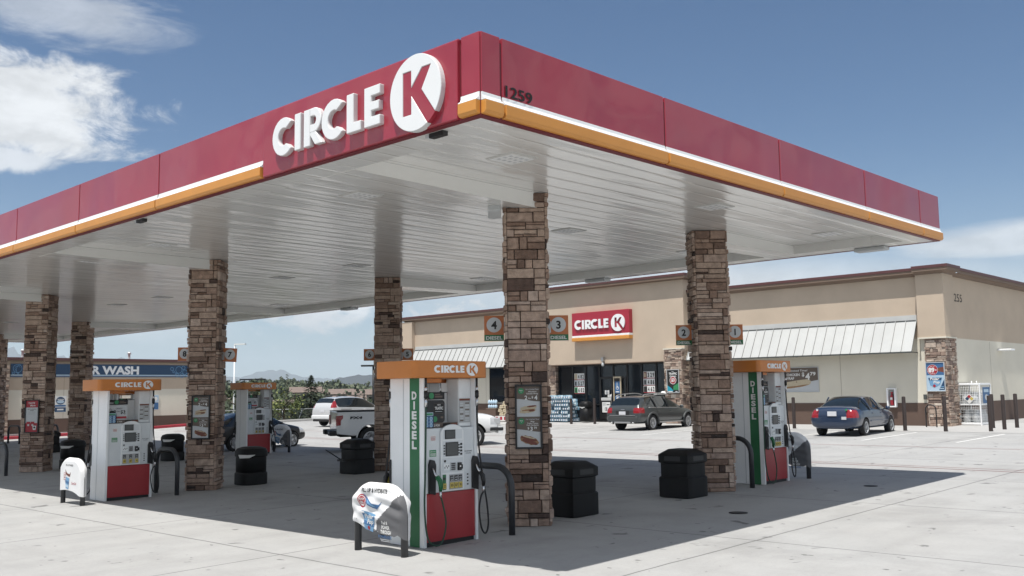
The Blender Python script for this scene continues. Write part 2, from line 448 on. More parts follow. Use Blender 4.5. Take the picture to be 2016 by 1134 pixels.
for n, (x, y, side, z, dz) in {3: (XA, Y0, 1, 2.85, 1), 4: (XA, Y0, -1, 2.855, 1), 1: (XB, Y0, 1, 2.92, 1), 2: (XB, Y0, -1, 2.92, 1), 7: (XA, Y0+DY, 1, 2.74, 0), 8: (XA, Y0+DY, -1, 2.77, 0), 5: (XB, Y0+DY, 1, 2.85, 0), 6: (XB, Y0+DY, -1, 2.85, 0)}.items():
    t = number_sign(n, bool(dz)); p = D1*(side*.507); t.location = (x+p.x, y+p.y, z); t.rotation_euler.z = -PI/4+(PI if side < 0 else 0)
    if n == 7: t.rotation_euler.y = .06
    tag(t, f'orange sign {n}'+(' with green DIESEL band, ' if dz else ' with grey disc, ')+wear[n], 'sign', 'pump number signs on the columns')

# ------------------------------------------------------------------ fuel dispensers (front faces -Y)
def frame(sgn):
    """origin and axes of the front (sgn 1) or rear (sgn -1) face"""
    return (V3((0, 0, 0)), X3, V3((0, -1, 0))) if sgn > 0 else (V3((0, 0, 0)), -X3, V3((0, 1, 0)))
def bez(p, n=8):
    """smooth path through points"""
    p = [V3(q) for q in p]; out = []
    for k in range(len(p)-1):
        a, b, c, d = p[max(k-1, 0)], p[k], p[k+1], p[min(k+2, len(p)-1)]
        for j in range(n):
            t = j/n; out.append(.5*((2*b)+(c-a)*t+(2*a-5*b+4*c-d)*t*t+(3*b-a-3*c+d)*t*t*t))
    return out+[p[-1]]
def dispenser(name, label, diesel, ad, bag=False):
    t = thing(name, label, 'fuel dispenser', group='fuel dispensers on the islands')
    # end panels
    for sx in (-1, 1):
        mb = MB(); a, b = sorted((sx*.5, sx*.455)); mb.box(a, b, -.355, .355, 0, 2.25, 'white')
        mb.box(*sorted((sx*.501, sx*.5035)), .06, .075, .01, 2.24, 'lightgrey')
        p = mb.build('end_panel', t, bevel=.012)
        if diesel and sx < 0:
            mb = MB(); mb.box(-.504, -.5005, -.265, -.068, .003, 2.248, 'green'); g = mb.build('diesel_strip', t)
            mb = MB()
            for k, ch in enumerate('DIESEL'): mb.text(ch, 0, 2.02-k*.133, .104, (-.5065, -.165, 0), -Y3, Z3, 'paper', w=(.034 if ch == 'I' else .1), bold=.05)
            mb.build('lettering', g)
    mb = MB(); mb.box(-.45, .45, -.315, .315, 0, .062, 'black'); mb.build('kick_plate', t)
    mb = MB(); mb.box(-.453, .453, -.338, .338, .064, .70, 'pumpred'); mb.build('lower_panel', t, bevel=.006)
    mb = MB(); mb.box(-.453, .453, -.325, .325, .702, 1.57, 'pumpgrey'); mb.build('cabinet', t, bevel=.01)
    mb = MB(); mb.box(-.453, .453, -.025, .025, 1.572, 2.05, 'pumpwhite'); mb.build('centre_wall', t)
    # cap with brand lettering on both long faces
    mb = MB(); mb.prism([(x, y) for cx, cy, a in ((.56, -.35, -90), (.56, .35, 0), (-.63, .35, 90), (-.63, -.35, 180)) for x, y in arc(cx, cy, .09, a, a+90, 6)], (0, 0, 2.252), X3, Y3, .235, 'pumporange')
    cap = mb.build('cap', t, bevel=.012, smooth=30)
    for sgn in (1, -1):
        O, U, N = frame(sgn)
        q = lambda u, n, w: O+U*u+N*n+Z3*w
        mb = MB(); wordmark(mb, .02, 2.372, .098, O+N*.4402, U, Z3, 'letter', .012, squeeze=1.2); mb.build('lettering', cap)
        # console: arched plate in the middle of the face
        mb = MB()
        pts = [(-.19, .712), (.235, .712)]+[(.022+.213*math.cos(math.radians(a)), 1.5+.115*math.sin(math.radians(a))) for a in range(0, 181, 12)]
        mb.prism(pts, O+N*.326, U, Z3, .03, 'pumppanel', 'pumpgrey'); con = mb.build('console', t, bevel=.008)
        f = O+N*.3575
        mb = MB()
        mb.rect(-.16, .2, 1.415, 1.545, f, U, Z3, 'pumpgrey'); mb.rect(-.16, .21, 1.175, 1.39, f, U, Z3, 'pumpgrey')
        mb.build('screen_surround', con)
        for u0, u1, w0, w1 in ((-.112, .056, 1.43, 1.53), (-.1, .11, 1.197, 1.361)):
            mb = MB(); mb.rect(u0-.012, u1+.012, w0-.012, w1+.012, f+N*.001, U, Z3, 'black', .006); mb.rect(u0, u1, w0, w1, f+N*.0075, U, Z3, 'screen', .002); mb.build('display', con)
        mb = MB()
        for k in range(4):
            mb.rect(-.148, -.124, 1.21+k*.037, 1.228+k*.037, f+N*.001, U, Z3, 'black', .006); mb.rect(.124, .148, 1.21+k*.037, 1.228+k*.037, f+N*.001, U, Z3, 'black', .006)
            mb.rect(.16, .2, 1.19+k*.045, 1.218+k*.045, f+N*.001, U, Z3, 'print')
        mb.build('side_keys', con)
        mb = MB(); mb.rect(-.17, .215, .965, 1.16, f, U, Z3, 'pumpgrey', .004)
        mb.rect(-.15, -.05, 1.0, 1.08, f+N*.004, U, Z3, 'pumppanel', .006); mb.disc(-.13, 1.12, .016, f+N*.004, U, Z3, 'black', .01, 12)
        for k in range(4): mb.rect(-.14+k*.023, -.128+k*.023, 1.02+(k % 2)*.02, 1.045+(k % 2)*.02, f+N*.0105, U, Z3, 'print')
        mb.build('receipt_slot', con)
        mb = MB(); mb.rect(-.03, .065, .985, 1.1, f+N*.0045, U, Z3, 'lightgrey', .01)
        for i in range(3):
            for j in range(4): mb.rect(-.018+i*.026, .002+i*.026, .996+j*.025, 1.014+j*.025, f+N*.015, U, Z3, 'black', .003)
        mb.build('keypad', con)
        mb = MB(); mb.rect(.105, .16, .985, 1.09, f+N*.0045, U, Z3, 'black', .03); mb.rect(.168, .205, 1.0, 1.06, f+N*.0045, U, Z3, 'print', .004); mb.rect(.12, .145, 1.03, 1.05, f+N*.035, U, Z3, 'chrome', .002); mb.build('card_reader', con)
        # product buttons
        bx = (-.005, .075, .155) if diesel else (-.11, .02, .15)
        mb = MB(); mb.rect(bx[0]-.045, bx[2]+.045, .735, .935, f, U, Z3, 'greypaper', .003)
        for x in bx:
            mb.rect(x-.03, x+.03, .845, .92, f+N*.004, U, Z3, 'black', .004); mb.text('459', x, .893, .022, f+N*.009, U, Z3, 'lightgrey', bold=.01); mb.rect(x-.02, x+.02, .853, .866, f+N*.009, U, Z3, 'lightgrey')
        mb.build('price_display', con)
        for k, x in enumerate(bx):
            mb = MB(); mb.rect(x-.033, x+.033, .748, .828, f+N*.004, U, Z3, 'yellow', .012); mb.text(('85', '87', '91')[k], x, .79, .034, f+N*.0165, U, Z3, 'print', bold=.02); mb.build('grade_button', con, bevel=.004)
        if diesel:
            mb = MB(); mb.rect(-.168, -.108, .735, .94, f, U, Z3, 'green', .004); mb.rect(-.16, -.116, .87, .9, f+N*.005, U, Z3, 'black', .002); mb.rect(-.165, -.111, .748, .822, f+N*.005, U, Z3, 'yellow', .012); mb.text('D', -.138, .785, .034, f+N*.0175, U, Z3, 'print', bold=.02); mb.build('diesel_button', con)
        # small notices on the cabinet
        g = O+N*.3265; mb = MB()
        mb.rect(-.36, -.26, 1.4, 1.475, g, U, Z3, 'paper'); mb.text('WARNING', -.31, 1.455, .014, g+N*.002, U, Z3, 'printred', w=.085); 
        for k in range(3): mb.rect(-.35, -.27, 1.41+k*.012, 1.415+k*.012, g+N*.002, U, Z3, 'printred')
        mb.rect(-.375, -.255, 1.19, 1.28, g, U, Z3, 'printgreen'); mb.text('EMERGENCY', -.315, 1.257, .014, g+N*.002, U, Z3, 'paper', w=.1)
        for k in range(3): mb.rect(-.365, -.265, 1.2+k*.014, 1.207+k*.014, g+N*.002, U, Z3, 'paper')
        mb.text('NO CONTAINERS', .345, 1.235, .018, g, U, Z3, 'print', w=.14); mb.text('TO EXCEED', .345, 1.205, .016, g, U, Z3, 'print', w=.1)
        for k in range(4): mb.rect(.315, .345, .77+k*.045, .79+k*.045, g, U, Z3, 'print')
        mb.build('notices', t)
        # nozzle boots, nozzles, hoses
        def nozzle(u0, w0, m, hosem, side, hang, pipe, rot):
            mb = MB(); mb.prism([(u0-.058, w0-.23), (u0+.05, w0-.26), (u0+.062, w0+.14), (u0+.035, w0+.2), (u0-.035, w0+.215), (u0-.06, w0+.15)], O+N*.326, U, Z3, .035, 'black'); mb.prism([(u0-.04, w0-.2), (u0+.035, w0-.2), (u0+.04, w0+.14), (u0-.04, w0+.14)], O+N*.3615, U, Z3, .004, 'blackmatte'); mb.build('nozzle_boot', t, bevel=.01)
            mb = MB(); c = lambda u, n, w: q(u0+u, .36+n, w0+w)
            mb.tube([c(-.02, .02, .1), c(-.005, .05, .02), c(.02, .085, -.03)], [.013, .014, .018], 'chrome', 8)
            mb.tube([c(.01, .07, -.005), c(.035, .1, -.06), c(.05, .1, -.14), c(.05, .095, -.2)], [.028, .036, .03, .022], m, 10)
            mb.tube([c(-.03, .09, -.02), c(-.02, .135, -.07), c(.0, .14, -.14), c(.045, .1, -.19)], .011, m, 8)
            mb.tube([c(.05, .095, -.2), c(.052, .093, -.25), c(.058, .09, -.29)], [.017, .02, .017], 'chrome', 10)
            mb.build('nozzle', t)
            mb = MB(); mb.tube(bez(pipe), .0125, hosem, 8)
            hp = V3(pipe[0]); mb.tube([hp, hp+Z3*.12], .02, 'chrome', 10); mb.tube([hp+Z3*.12, hp+Z3*.21], .03, 'black', 10); mb.tube([hp+Z3*.21, hp+Z3*.27], .021, 'chrome', 10); mb.tube([hp+Z3*.26, hp+Z3*.27+(q(0, -.03, 2.252)-hp).project(Z3)*0+Z3*.13], .016, 'black', 8)
            mb.build('hose', t)
        xl = -.47
        if diesel:
            nozzle(-.345, .94, 'green', 'greenhose', -1, 0, [q(xl, .365, 1.86), q(xl-.005, .365, 1.5), q(xl-.02, .37, 1.0), q(xl-.05, .39, .5), q(xl-.03, .43, .14), q(xl+.08, .46, .035), q(xl+.2, .46, .08), q(xl+.265, .46, .3), q(xl+.22, .455, .55), q(-.287, .45, .66)], 0)
        nozzle(.46, .95, 'black', 'blackmatte', 1, 0, [q(.485, .365, 1.86), q(.5, .37, 1.4), q(.545, .4, .9), q(.6, .43, .5), q(.605, .45, .22), q(.54, .46, .095), q(.46, .46, .18), q(.42, .46, .42), q(.46, .455, .6), q(.518, .45, .67)], 0)
        # open bay above the cabinet: right post, advertising boards, price notice
        mb = MB(); mb.prism([(.215, 1.572), (.453, 1.572), (.453, 2.25), (.215, 2.25)], O+N*.026, U, Z3, .25, 'pumpwhite'); mb.build('bay_post', t, bevel=.02)
        mb = MB(); fb = O+N*.2775; mb.rect(.225, .43, 1.63, 1.965, fb, U, Z3, 'greypaper', .004); mb.rect(.225, .43, 1.935, 1.965, fb+N*.0045, U, Z3, 'meat')
        for k in range(9):
            for j in range(2): mb.rect(.235+j*.1, .3+j*.115, 1.65+k*.03, 1.668+k*.03, fb+N*.0045, U, Z3, 'lightgrey' if (k+j) % 3 else 'taupe')
        mb.build('price_notice', t)
        mb = MB(); mb.rect(-.45, -.01, 1.96, 2.06, O+N*.2, U, Z3, 'blackmatte', .03); mb.text('JAN', -.37, 1.995, .04, O+N*.232, U, Z3, 'lightgrey', bold=.02); mb.disc(-.25, 2.01, .045, O+N*.2315, U, Z3, 'printgreen', n=12)
        mb.rect(-.19, -.05, 1.985, 2.01, O+N*.2315, U, Z3, 'taupe'); mb.rect(-.19, -.09, 2.02, 2.035, O+N*.2315, U, Z3, 'taupe'); mb.build('header_strip', t)
        mb = MB(); rr = [(x, y) for cx, cy, a in ((-.07, 1.69, -90), (-.07, 1.9, 0), (-.42, 1.9, 90), (-.42, 1.69, 180)) for x, y in arc(cx, cy, .05, a, a+90, 5)]
        bd = O+N*.215
        if ad == 'traffic':
            mb.prism(rr, bd, U, Z3, .03, 'black'); fb = bd+N*.0315
            mb.rect(-.22, -.045, 1.765, 1.905, fb, U, Z3, 'taupe'); mb.rect(-.217, -.048, 1.768, 1.902, fb+N*.001, U, Z3, 'print')
            mb.text('NEW', -.13, 1.885, .02, fb+N*.003, U, Z3, 'paper', bold=.02); mb.text('TRAFFIC', -.13, 1.84, .04, fb+N*.003, U, Z3, 'paper', w=.155, bold=.03); mb.rect(-.2, -.07, 1.79, 1.797, fb+N*.003, U, Z3, 'lightgrey'); mb.rect(-.1, -.05, 1.7, 1.725, fb+N*.001, U, Z3, 'taupe'); mb.disc(-.2, 1.69, .04, fb, U, Z3, 'printgreen', n=14)
        else:
            mb.prism(rr, bd, U, Z3, .03, 'lightgrey'); fb = bd+N*.0315
            mb.text('CANDY', -.2, 1.88, .03, fb, U, Z3, 'print', bold=.01); mb.text('2', -.285, 1.81, .075, fb, U, Z3, 'print', bold=.02); mb.text('FOR', -.22, 1.82, .026, fb, U, Z3, 'print'); mb.text('$3', -.12, 1.81, .075, fb, U, Z3, 'print', bold=.02)
            mb.rect(-.45, -.04, 1.67, 1.715, fb, U, Z3, 'printred')
            for k in range(5): mb.disc(-.42+.015*k, 1.83+.022*(k % 3), .008, fb, U, Z3, 'taupe', n=8); mb.disc(-.08+.012*(k % 2), 1.75+.02*k, .007, fb, U, Z3, 'taupe', n=8)
        mb.build('advert_board', t)
        mb = MB(); bd = O+N*.29; mb.prism([(-.462, 1.574), (-.28, 1.574), (-.28, 1.745)]+[(-.371+.091*math.cos(math.radians(a)), 1.745+.09*math.sin(math.radians(a))) for a in range(0, 181, 18)]+[(-.462, 1.745)], bd, U, Z3, .02, 'black'); fb = bd+N*.0215
        mb.rect(-.45, -.292, 1.585, 1.735, fb, U, Z3, 'midblue'); mb.rect(-.45, -.292, 1.742, 1.785, fb, U, Z3, 'paleblue'); mb.rect(-.44, -.3, 1.75, 1.775, fb+N*.001, U, Z3, 'printgreen')
        for i in range(2):
            for j in range(3): mb.disc(-.41+i*.078, 1.61+j*.046, .026, fb+N*.002, U, Z3, 'paleblue', n=14); mb.disc(-.41+i*.078, 1.61+j*.046, .016, fb+N*.004, U, Z3, 'skyblue', n=12)
        mb.build('bay_card', t)
        mb = MB(); T = Matrix.Translation(O+N*.27+Z3*1.6) 
        mb.rect(-.26, .2, 1.574, 1.64, O+N*.24, U, Z3, 'taupe', .03); mb.text('2 FOR', -.19, 1.605, .03, O+N*.272, U, Z3, 'paper', bold=.02); mb.rect(-.08, .06, 1.585, 1.63, O+N*.272, U, Z3, 'print'); mb.rect(.07, .19, 1.585, 1.63, O+N*.272, U, Z3, 'meat'); mb.build('bay_strip', t)
        mb = MB(); mb.rect(-.453, -.1, 2.19, 2.245, O+N*.25, U, Z3, 'pumporange', .02); mb.build('header_rail', t)
    for sx in (-.49, -.2):
        mb = MB(); mb.tube([(sx*.9, 0, 2.05), (sx*.9, 0, 2.25)], .02, 'pumpwhite'); mb.build('support_post', t)
    if bag:
        mb = MB(); mb.lathe([(.012, 0), (.05, .03), (.06, .12), (.045, .22), (.018, .28)], 'bagyellow', 12, Matrix.Translation((-.44, .47, .62)), pw=2.4); mb.build('nozzle_bag', t)
    return t
dA = dispenser('fuel_dispenser', 'nearest white and red dispenser with green DIESEL strip, beside the swollen white hoop cover', True, 'traffic', bag=True)
dA.location = at(2.18, 3.22)
dB = copy_tree(dA, at(11.17, 3.22), 0, 'white and red dispenser with green DIESEL strip, right of the farthest right stone column')
for ch in list(dB.children):
    if ch.name.startswith('nozzle_bag'): bpy.data.objects.remove(ch)
dC = dispenser('fuel_dispenser', 'white and red dispenser without diesel strip, in front of the car wash at left', False, 'candy'); dC.location = at(2.23, Y0+DY-.05)
dD = copy_tree(dC, at(11.42, Y0+2*DY-.05), 0, 'small far white and red dispenser in front of the dark sedan')
dE = copy_tree(dC, at(11.42, Y0+DY-.05), 0, 'dispenser almost hidden behind the nearest dispenser')
dF = copy_tree(dC, at(11.3, Y0+3*DY-.05), 0, 'far dispenser hidden behind the left dispenser')

# ------------------------------------------------------------------ hoop guards and their printed covers
def hoop(loc, label, span=.96, h=.93, r=.048, rz=0, group='steel hoop guards at the islands'):
    """inverted U standing across Y"""
    R = .3; pts = [(0, -span/2, -.02), (0, -span/2, h-R)]
    pts += [(0, -span/2+R-R*math.cos(a), h-R+R*math.sin(a)) for a in [PI/2*k/7 for k in range(1, 8)]]
    pts += [(0, span/2-R+R*math.sin(a), h-R+R*math.cos(a)) for a in [PI/2*k/7 for k in range(0, 8)]]
    pts += [(0, span/2, -.02)]
    mb = MB(); mb.tube(pts, r, 'hoop', 14); o = mb.build('hoop_guard', None, loc, rz)
    return tag(o, label, 'hoop guard', group)
def cover(loc, label, kind, span=.96, h=.9, wr=0.010, face=-1, seed=1):
    """stretched fabric sock over a hoop: front and back sheets with a shared arch, open at the foot"""
    t = thing('hoop_cover', label, 'printed cover', loc)
    R = .365; hw = span/2+.066; top = h+.064; rnd = random.Random(seed)
    ph = [rnd.uniform(0, 6) for _ in range(6)]
    nu, nw = 64, 52
    def edge(u): # bottom hem
        return .30+.05*math.sin(2.2*u*PI+ph[0]) if kind == 'dark' else .30+.10*math.exp(-((u-.45)/.28)**2)-.02
    def hem(v):  # v 0..1 from +y side to -y side
        if kind == 'dark': return .385-.17*v+.012*math.sin(v*17)+(.05*math.exp(-((v-.93)/.05)**2))
        return .25+.08*math.sin(v*PI*.9)-.10*v
    def arch(y):
        e = hw-abs(y)
        return top if e >= R else top-R+math.sqrt(max(R*R-(R-e)**2, 0))
    def xs(y, z):
        near = min(1, (hw-abs(y))/.06)*min(1, max(arch(y)-z, 0)/.06); x = .066*math.sqrt(max(near, 0))
        if kind == 'dark':
            f = math.exp(-((z-.62)/.30)**2)
            w = wr*(1.7+math.sin(26*z+7*y+2.2*math.sin(5*y+ph[1])+ph[2])+.7*math.sin(41*z-9*y+ph[3]))*f+.012*(1+math.sin(3*y+ph[4])*math.sin(5*z))
        else: w = .006*(1+math.sin(9*y+ph[1])*math.sin(4*z))
        return x+w*near
    def pos(i, j, side):
        v = i/nu; y = hw*(1-2*v)*.9995; z1 = arch(y); z0 = min(hem(v), z1-.02); z = z0+(z1-z0)*j/nw
        return V3((side*xs(y, z), y, z))
    mb = MB(); i0, i1 = mb.mi('covercloth'), mb.mi('covergrey'); grid = {}
    for side in (-1, 1):
        for i in range(nu+1):
            for j in range(nw+1): grid[side, i, j] = mb.bm.verts.new(pos(i, j, side))
        for i in range(nu):
            for j in range(nw):
                q = [grid[side, i, j], grid[side, i+1, j], grid[side, i+1, j+1], grid[side, i, j+1]]
                f = mb.bm.faces.new(q if side < 0 else q[::-1]); f.smooth = True
                c = f.calc_center_median(); yy = -c.y/hw if side < 0 else c.y/hw
                dark = kind == 'dark' and yy > .02 and c.z < .42+.38*(yy-.0)/1. and yy > .0
                if kind == 'dark': dark = (c.z-.40) < .72*(yy-.0)*.62 and yy > .02-.0
                f.material_index = i1 if dark else i0
    bmesh.ops.remove_doubles(mb.bm, verts=mb.bm.verts, dist=.0015)
    mb.build('cloth', t, keepn=False)
    # the print rides on the front sheet
    o = V3((-.092 if kind == 'dark' else -.075, 0, 0)); U = -Y3
    def onsheet(mbx):
        for vv in mbx.bm.verts: vv.co.x = -xs(vv.co.y, vv.co.z)-.004+(vv.co.x-o.x)
    mb = MB()
    def dense(pts, m, off=0):
        f = mb.face([o+U*a+Z3*b-X3*off for a, b in pts], m)
    if kind == 'dark':
        mb.text('FILL UP & HYDRATE', -.02, .81, .055, o, U, Z3, 'print', w=.5, bold=.02)
        mb.disc(-.27, .665, .088, o, U, Z3, 'printred', n=20); mb.disc(-.27, .665, .072, o-X3*.0015, U, Z3, 'paper', n=20); mb.disc(-.27, .665, .062, o-X3*.002, U, Z3, 'printred', n=20)
        mb.text('ANY', -.27, .69, .034, o-X3*.004, U, Z3, 'paper', bold=.02); mb.text('89c', -.27, .645, .04, o-X3*.004, U, Z3, 'paper', bold=.02)
        cup = [(-.27, .545), (.02, .505), (-.055, .275), (-.23, .31)]
        dense(cup, 'skyblue'); dense([(-.262, .51), (.012, .47), (0, .44), (-.256, .47)], 'midblue', .001); dense([(-.252, .42), (-.02, .385), (-.03, .34), (-.243, .37)], 'midblue', .001)
        mb.text('Polar', -.12, .475, .055, o-X3*.004, U, Z3, 'paper', w=.2, bold=.02, slant=.15); mb.text('Pop', -.1, .41, .06, o-X3*.004, U, Z3, 'paper', w=.13, bold=.02, slant=.15)
        mb.disc(-.13, .325, .026, o-X3*.002, U, Z3, 'printred', n=14)
        dense([(-.24, .76), (-.16, .7), (-.05, .64), (.07, .63), (.14, .68), (.09, .62), (.04, .57), (-.05, .585), (-.15, .62), (-.2, .66)], 'midblue')
        dense([(-.19, .7), (-.1, .65), (.02, .6), (-.05, .6), (-.15, .645)], 'skyblue', .001)
        for k in range(14):
            a, b = -.45+.055*k+rnd.uniform(-.02, .02), .40-.012*k+rnd.uniform(-.02, .03); s = rnd.uniform(.012, .03)
            if a < .1: dense([(a, b), (a+s*1.6, b+s*.4), (a+s*1.3, b+s), (a+.2*s, b+s*.9)], 'greypaper')
        for k, (tx, hh, ww) in enumerate((('Fuel &', .042, .12), ('POWER', .046, .17), ('THROUGH', .046, .215))): mb.text(tx, .2+.01*k, .415-.058*k, hh, o, U, Z3, 'paper', w=ww, bold=.03)
        mb.text('POWERADE', .2, .238, .04, o, U, Z3, 'midblue', w=.28, bold=.02, slant=.1)
        for k in range(2): mb.rect(.1+.02*k, .3+.01*k, .2-.02*k, .208-.02*k, o, U, Z3, 'lightgrey')
    else:
        mb.text('FILL UP INSIDE', -.02, .78, .035, o, U, Z3, 'print', w=.36, bold=.01)
        mb.rect(-.29, -.17, .48, .62, o, U, Z3, 'printred'); mb.rect(-.28, -.18, .49, .61, o-X3*.001, U, Z3, 'paper'); mb.text('ANY', -.23, .58, .03, o-X3*.003, U, Z3, 'printred'); mb.text('89c', -.23, .53, .035, o-X3*.003, U, Z3, 'printred', bold=.02)
        dense([(-.22, .69), (-.12, .62), (0, .6), (.05, .65), (.02, .55), (-.1, .57), (-.18, .6)], 'meat'); dense([(-.21, .55), (.0, .52), (-.03, .3), (-.16, .32)], 'skyblue'); dense([(-.2, .48), (-.01, .45), (-.015, .4), (-.19, .43)], 'midblue', .001)
        dense([(-.18, .4), (-.03, .38), (-.035, .33), (-.165, .35)], 'paleblue', .001)
        mb.text('Coca-Cola', .2, .43, .05, o, U, Z3, 'printred', w=.23, slant=.2)
    # subdivide the print so it follows the folds
    bmesh.ops.triangulate(mb.bm, faces=mb.bm.faces)
    for _ in range(2):
        bmesh.ops.subdivide_edges(mb.bm, edges=[e for e in mb.bm.edges if e.calc_length() > .03], cuts=1, use_grid_fill=False)
        bmesh.ops.triangulate(mb.bm, faces=mb.bm.faces)
    onsheet(mb); mb.build('print', t, keepn=True)
    return t
M['covercloth'] = mat('cover_white_cloth', (.74, .74, .74), .75)
M['covergrey'] = mat('cover_grey_cloth', (.115, .115, .12), .75)
hoop(at(1.13, 3.09), 'nearest charcoal hoop guard, mostly under the wrinkled white and grey cover', h=.84)
cover(at(1.13, 3.09), 'wrinkled white and dark grey printed cover on the nearest hoop guard', 'dark', h=.84)
hoop(at(3.2, 3.19), 'bare dark hoop guard between the nearest dispenser and the stone column', h=.96)
hoop(at(1.16, 13.02), 'charcoal hoop guard under the smooth white cover at left', h=.86)
cover(at(1.16, 13.02), 'smooth white printed cover with red drink logo on the left hoop guard', 'white', h=.86, seed=4)
hoop(at(3.18, 13.1), 'bare dark hoop guard right of the left dispenser', h=.96)
hoop(at(10.12, 3.32), 'bare dark hoop guard left of the dispenser by the right column', h=.96)
hoop(at(12.24, 3.2), 'hoop guard right of the dispenser by the right column, under a dark cover', h=.9)
M_keep = M['covercloth']
cover(at(12.24, 3.2), 'grey and black printed cover on the hoop guard beside the blue car', 'dark', h=.9, seed=9)
hoop(at(3.04, 22.85), 'bare dark hoop guard at the left picture edge', h=.9)
hoop(at(12.5, 23.1), 'hoop guard right of the far dispenser by the dark sedan', h=.92)
cover(at(12.5, 23.1), 'blue and grey printed cover beside the far dispenser, before the dark sedan', 'dark', h=.92, seed=5)
hoop(at(10.5, 43.6), 'far hoop guard in front of the car wash, left of the red poster column', h=.86, span=1.5)
hoop(at(11.7, 41.9), 'far hoop guard in front of the car wash, right of the red poster column', h=.86, span=1.2)
hoop(at(10.15, 13.25), 'bare hoop guard behind the nearest dispenser, by the far trash can', h=.92)

# ------------------------------------------------------------------ trash cans
def square_can(loc, label, rz=0):
    t = thing('trash_can', label, 'trash can', loc, rz, 'black trash cans between the columns')
    mb = MB(); mb.lathe([(.315, 0), (.335, .015), (.335, .35), (.318, .375), (.31, .38)], 'can', 40, pw=12); mb.build('base', t, smooth=32)
    mb = MB(); mb.lathe([(.305, .37), (.307, .6), (.305, .63)], 'can', 40, pw=12); mb.build('body', t, smooth=32)
    mb = MB(); mb.lathe([(.31, .615), (.338, .635), (.34, .765), (.325, .785), (.2, .868), (.19, .87)], 'can', 40, pw=12); mb.build('lid', t, smooth=32)
    for k in range(4):
        mb = MB(); mb.box(-.17, .17, .341, .344, .665, .75, 'black', Matrix.Rotation(k*PI/2, 4, 'Z')); mb.build('opening', t)
    return t
def round_can(loc, label, rz=0):
    t = thing('trash_can', label, 'trash can', loc, rz, 'black trash cans between the columns')
    mb = MB(); mb.lathe([(.335, 0), (.35, .015), (.35, .26), (.325, .29)], 'can', 32, pw=2.6); mb.build('base', t, smooth=32)
    mb = MB(); mb.lathe([(.325, .28), (.328, .62), (.325, .64)], 'can', 32, pw=2.6); mb.build('body', t)
    mb = MB(); mb.lathe([(.33, .635), (.352, .66), (.35, .76), (.31, .83), (.2, .868), (.19, .87)], 'can', 32, pw=2.6); mb.build('lid', t, smooth=32)
    mb = MB(); o = V3((-.26, -.27, .655)); U = V3((.75, -.66, 0)).normalized(); mb.prism([(-.2, .05), (-.17, -.03), (.05, -.025), (.16, .03), (.18, .045), (.0, .04)], o, U, Z3, .05, 'paper'); mb.build('bag_edge', t)
    return t
square_can(at(5.27, 3.36), 'black square trash can right of the nearest stone column')
square_can(at(8.28, 3.2), 'black square trash can in front of the right stone column')
square_can(at(8.42, 13.25), 'black square trash can near the pickup truck')
round_can(at(5.37, 13.3), 'rounded black trash can with white bag edge, right of the column with the sandwich poster')
round_can(at(8.42, 23.2), 'small far rounded trash can with white bag edge behind the left hoop guard')
round_can(at(5.2, 23.2), 'rounded black trash can behind the smooth white hoop cover')
square_can(at(8.3, 33.3), 'far black trash can seen between the two left columns')
mb = MB(); mb.tube([(0, 0, 0), (-.42, .1, .28)], .014, 'black'); mb.box(-.05, .02, -.12, .12, -.03, .02, 'black'); tag(mb.build('squeegee', None, (7.95, 13.28, gz(8, 13)+.36)), 'dark squeegee handle leaning out beside the trash can near the pickup', 'squeegee')

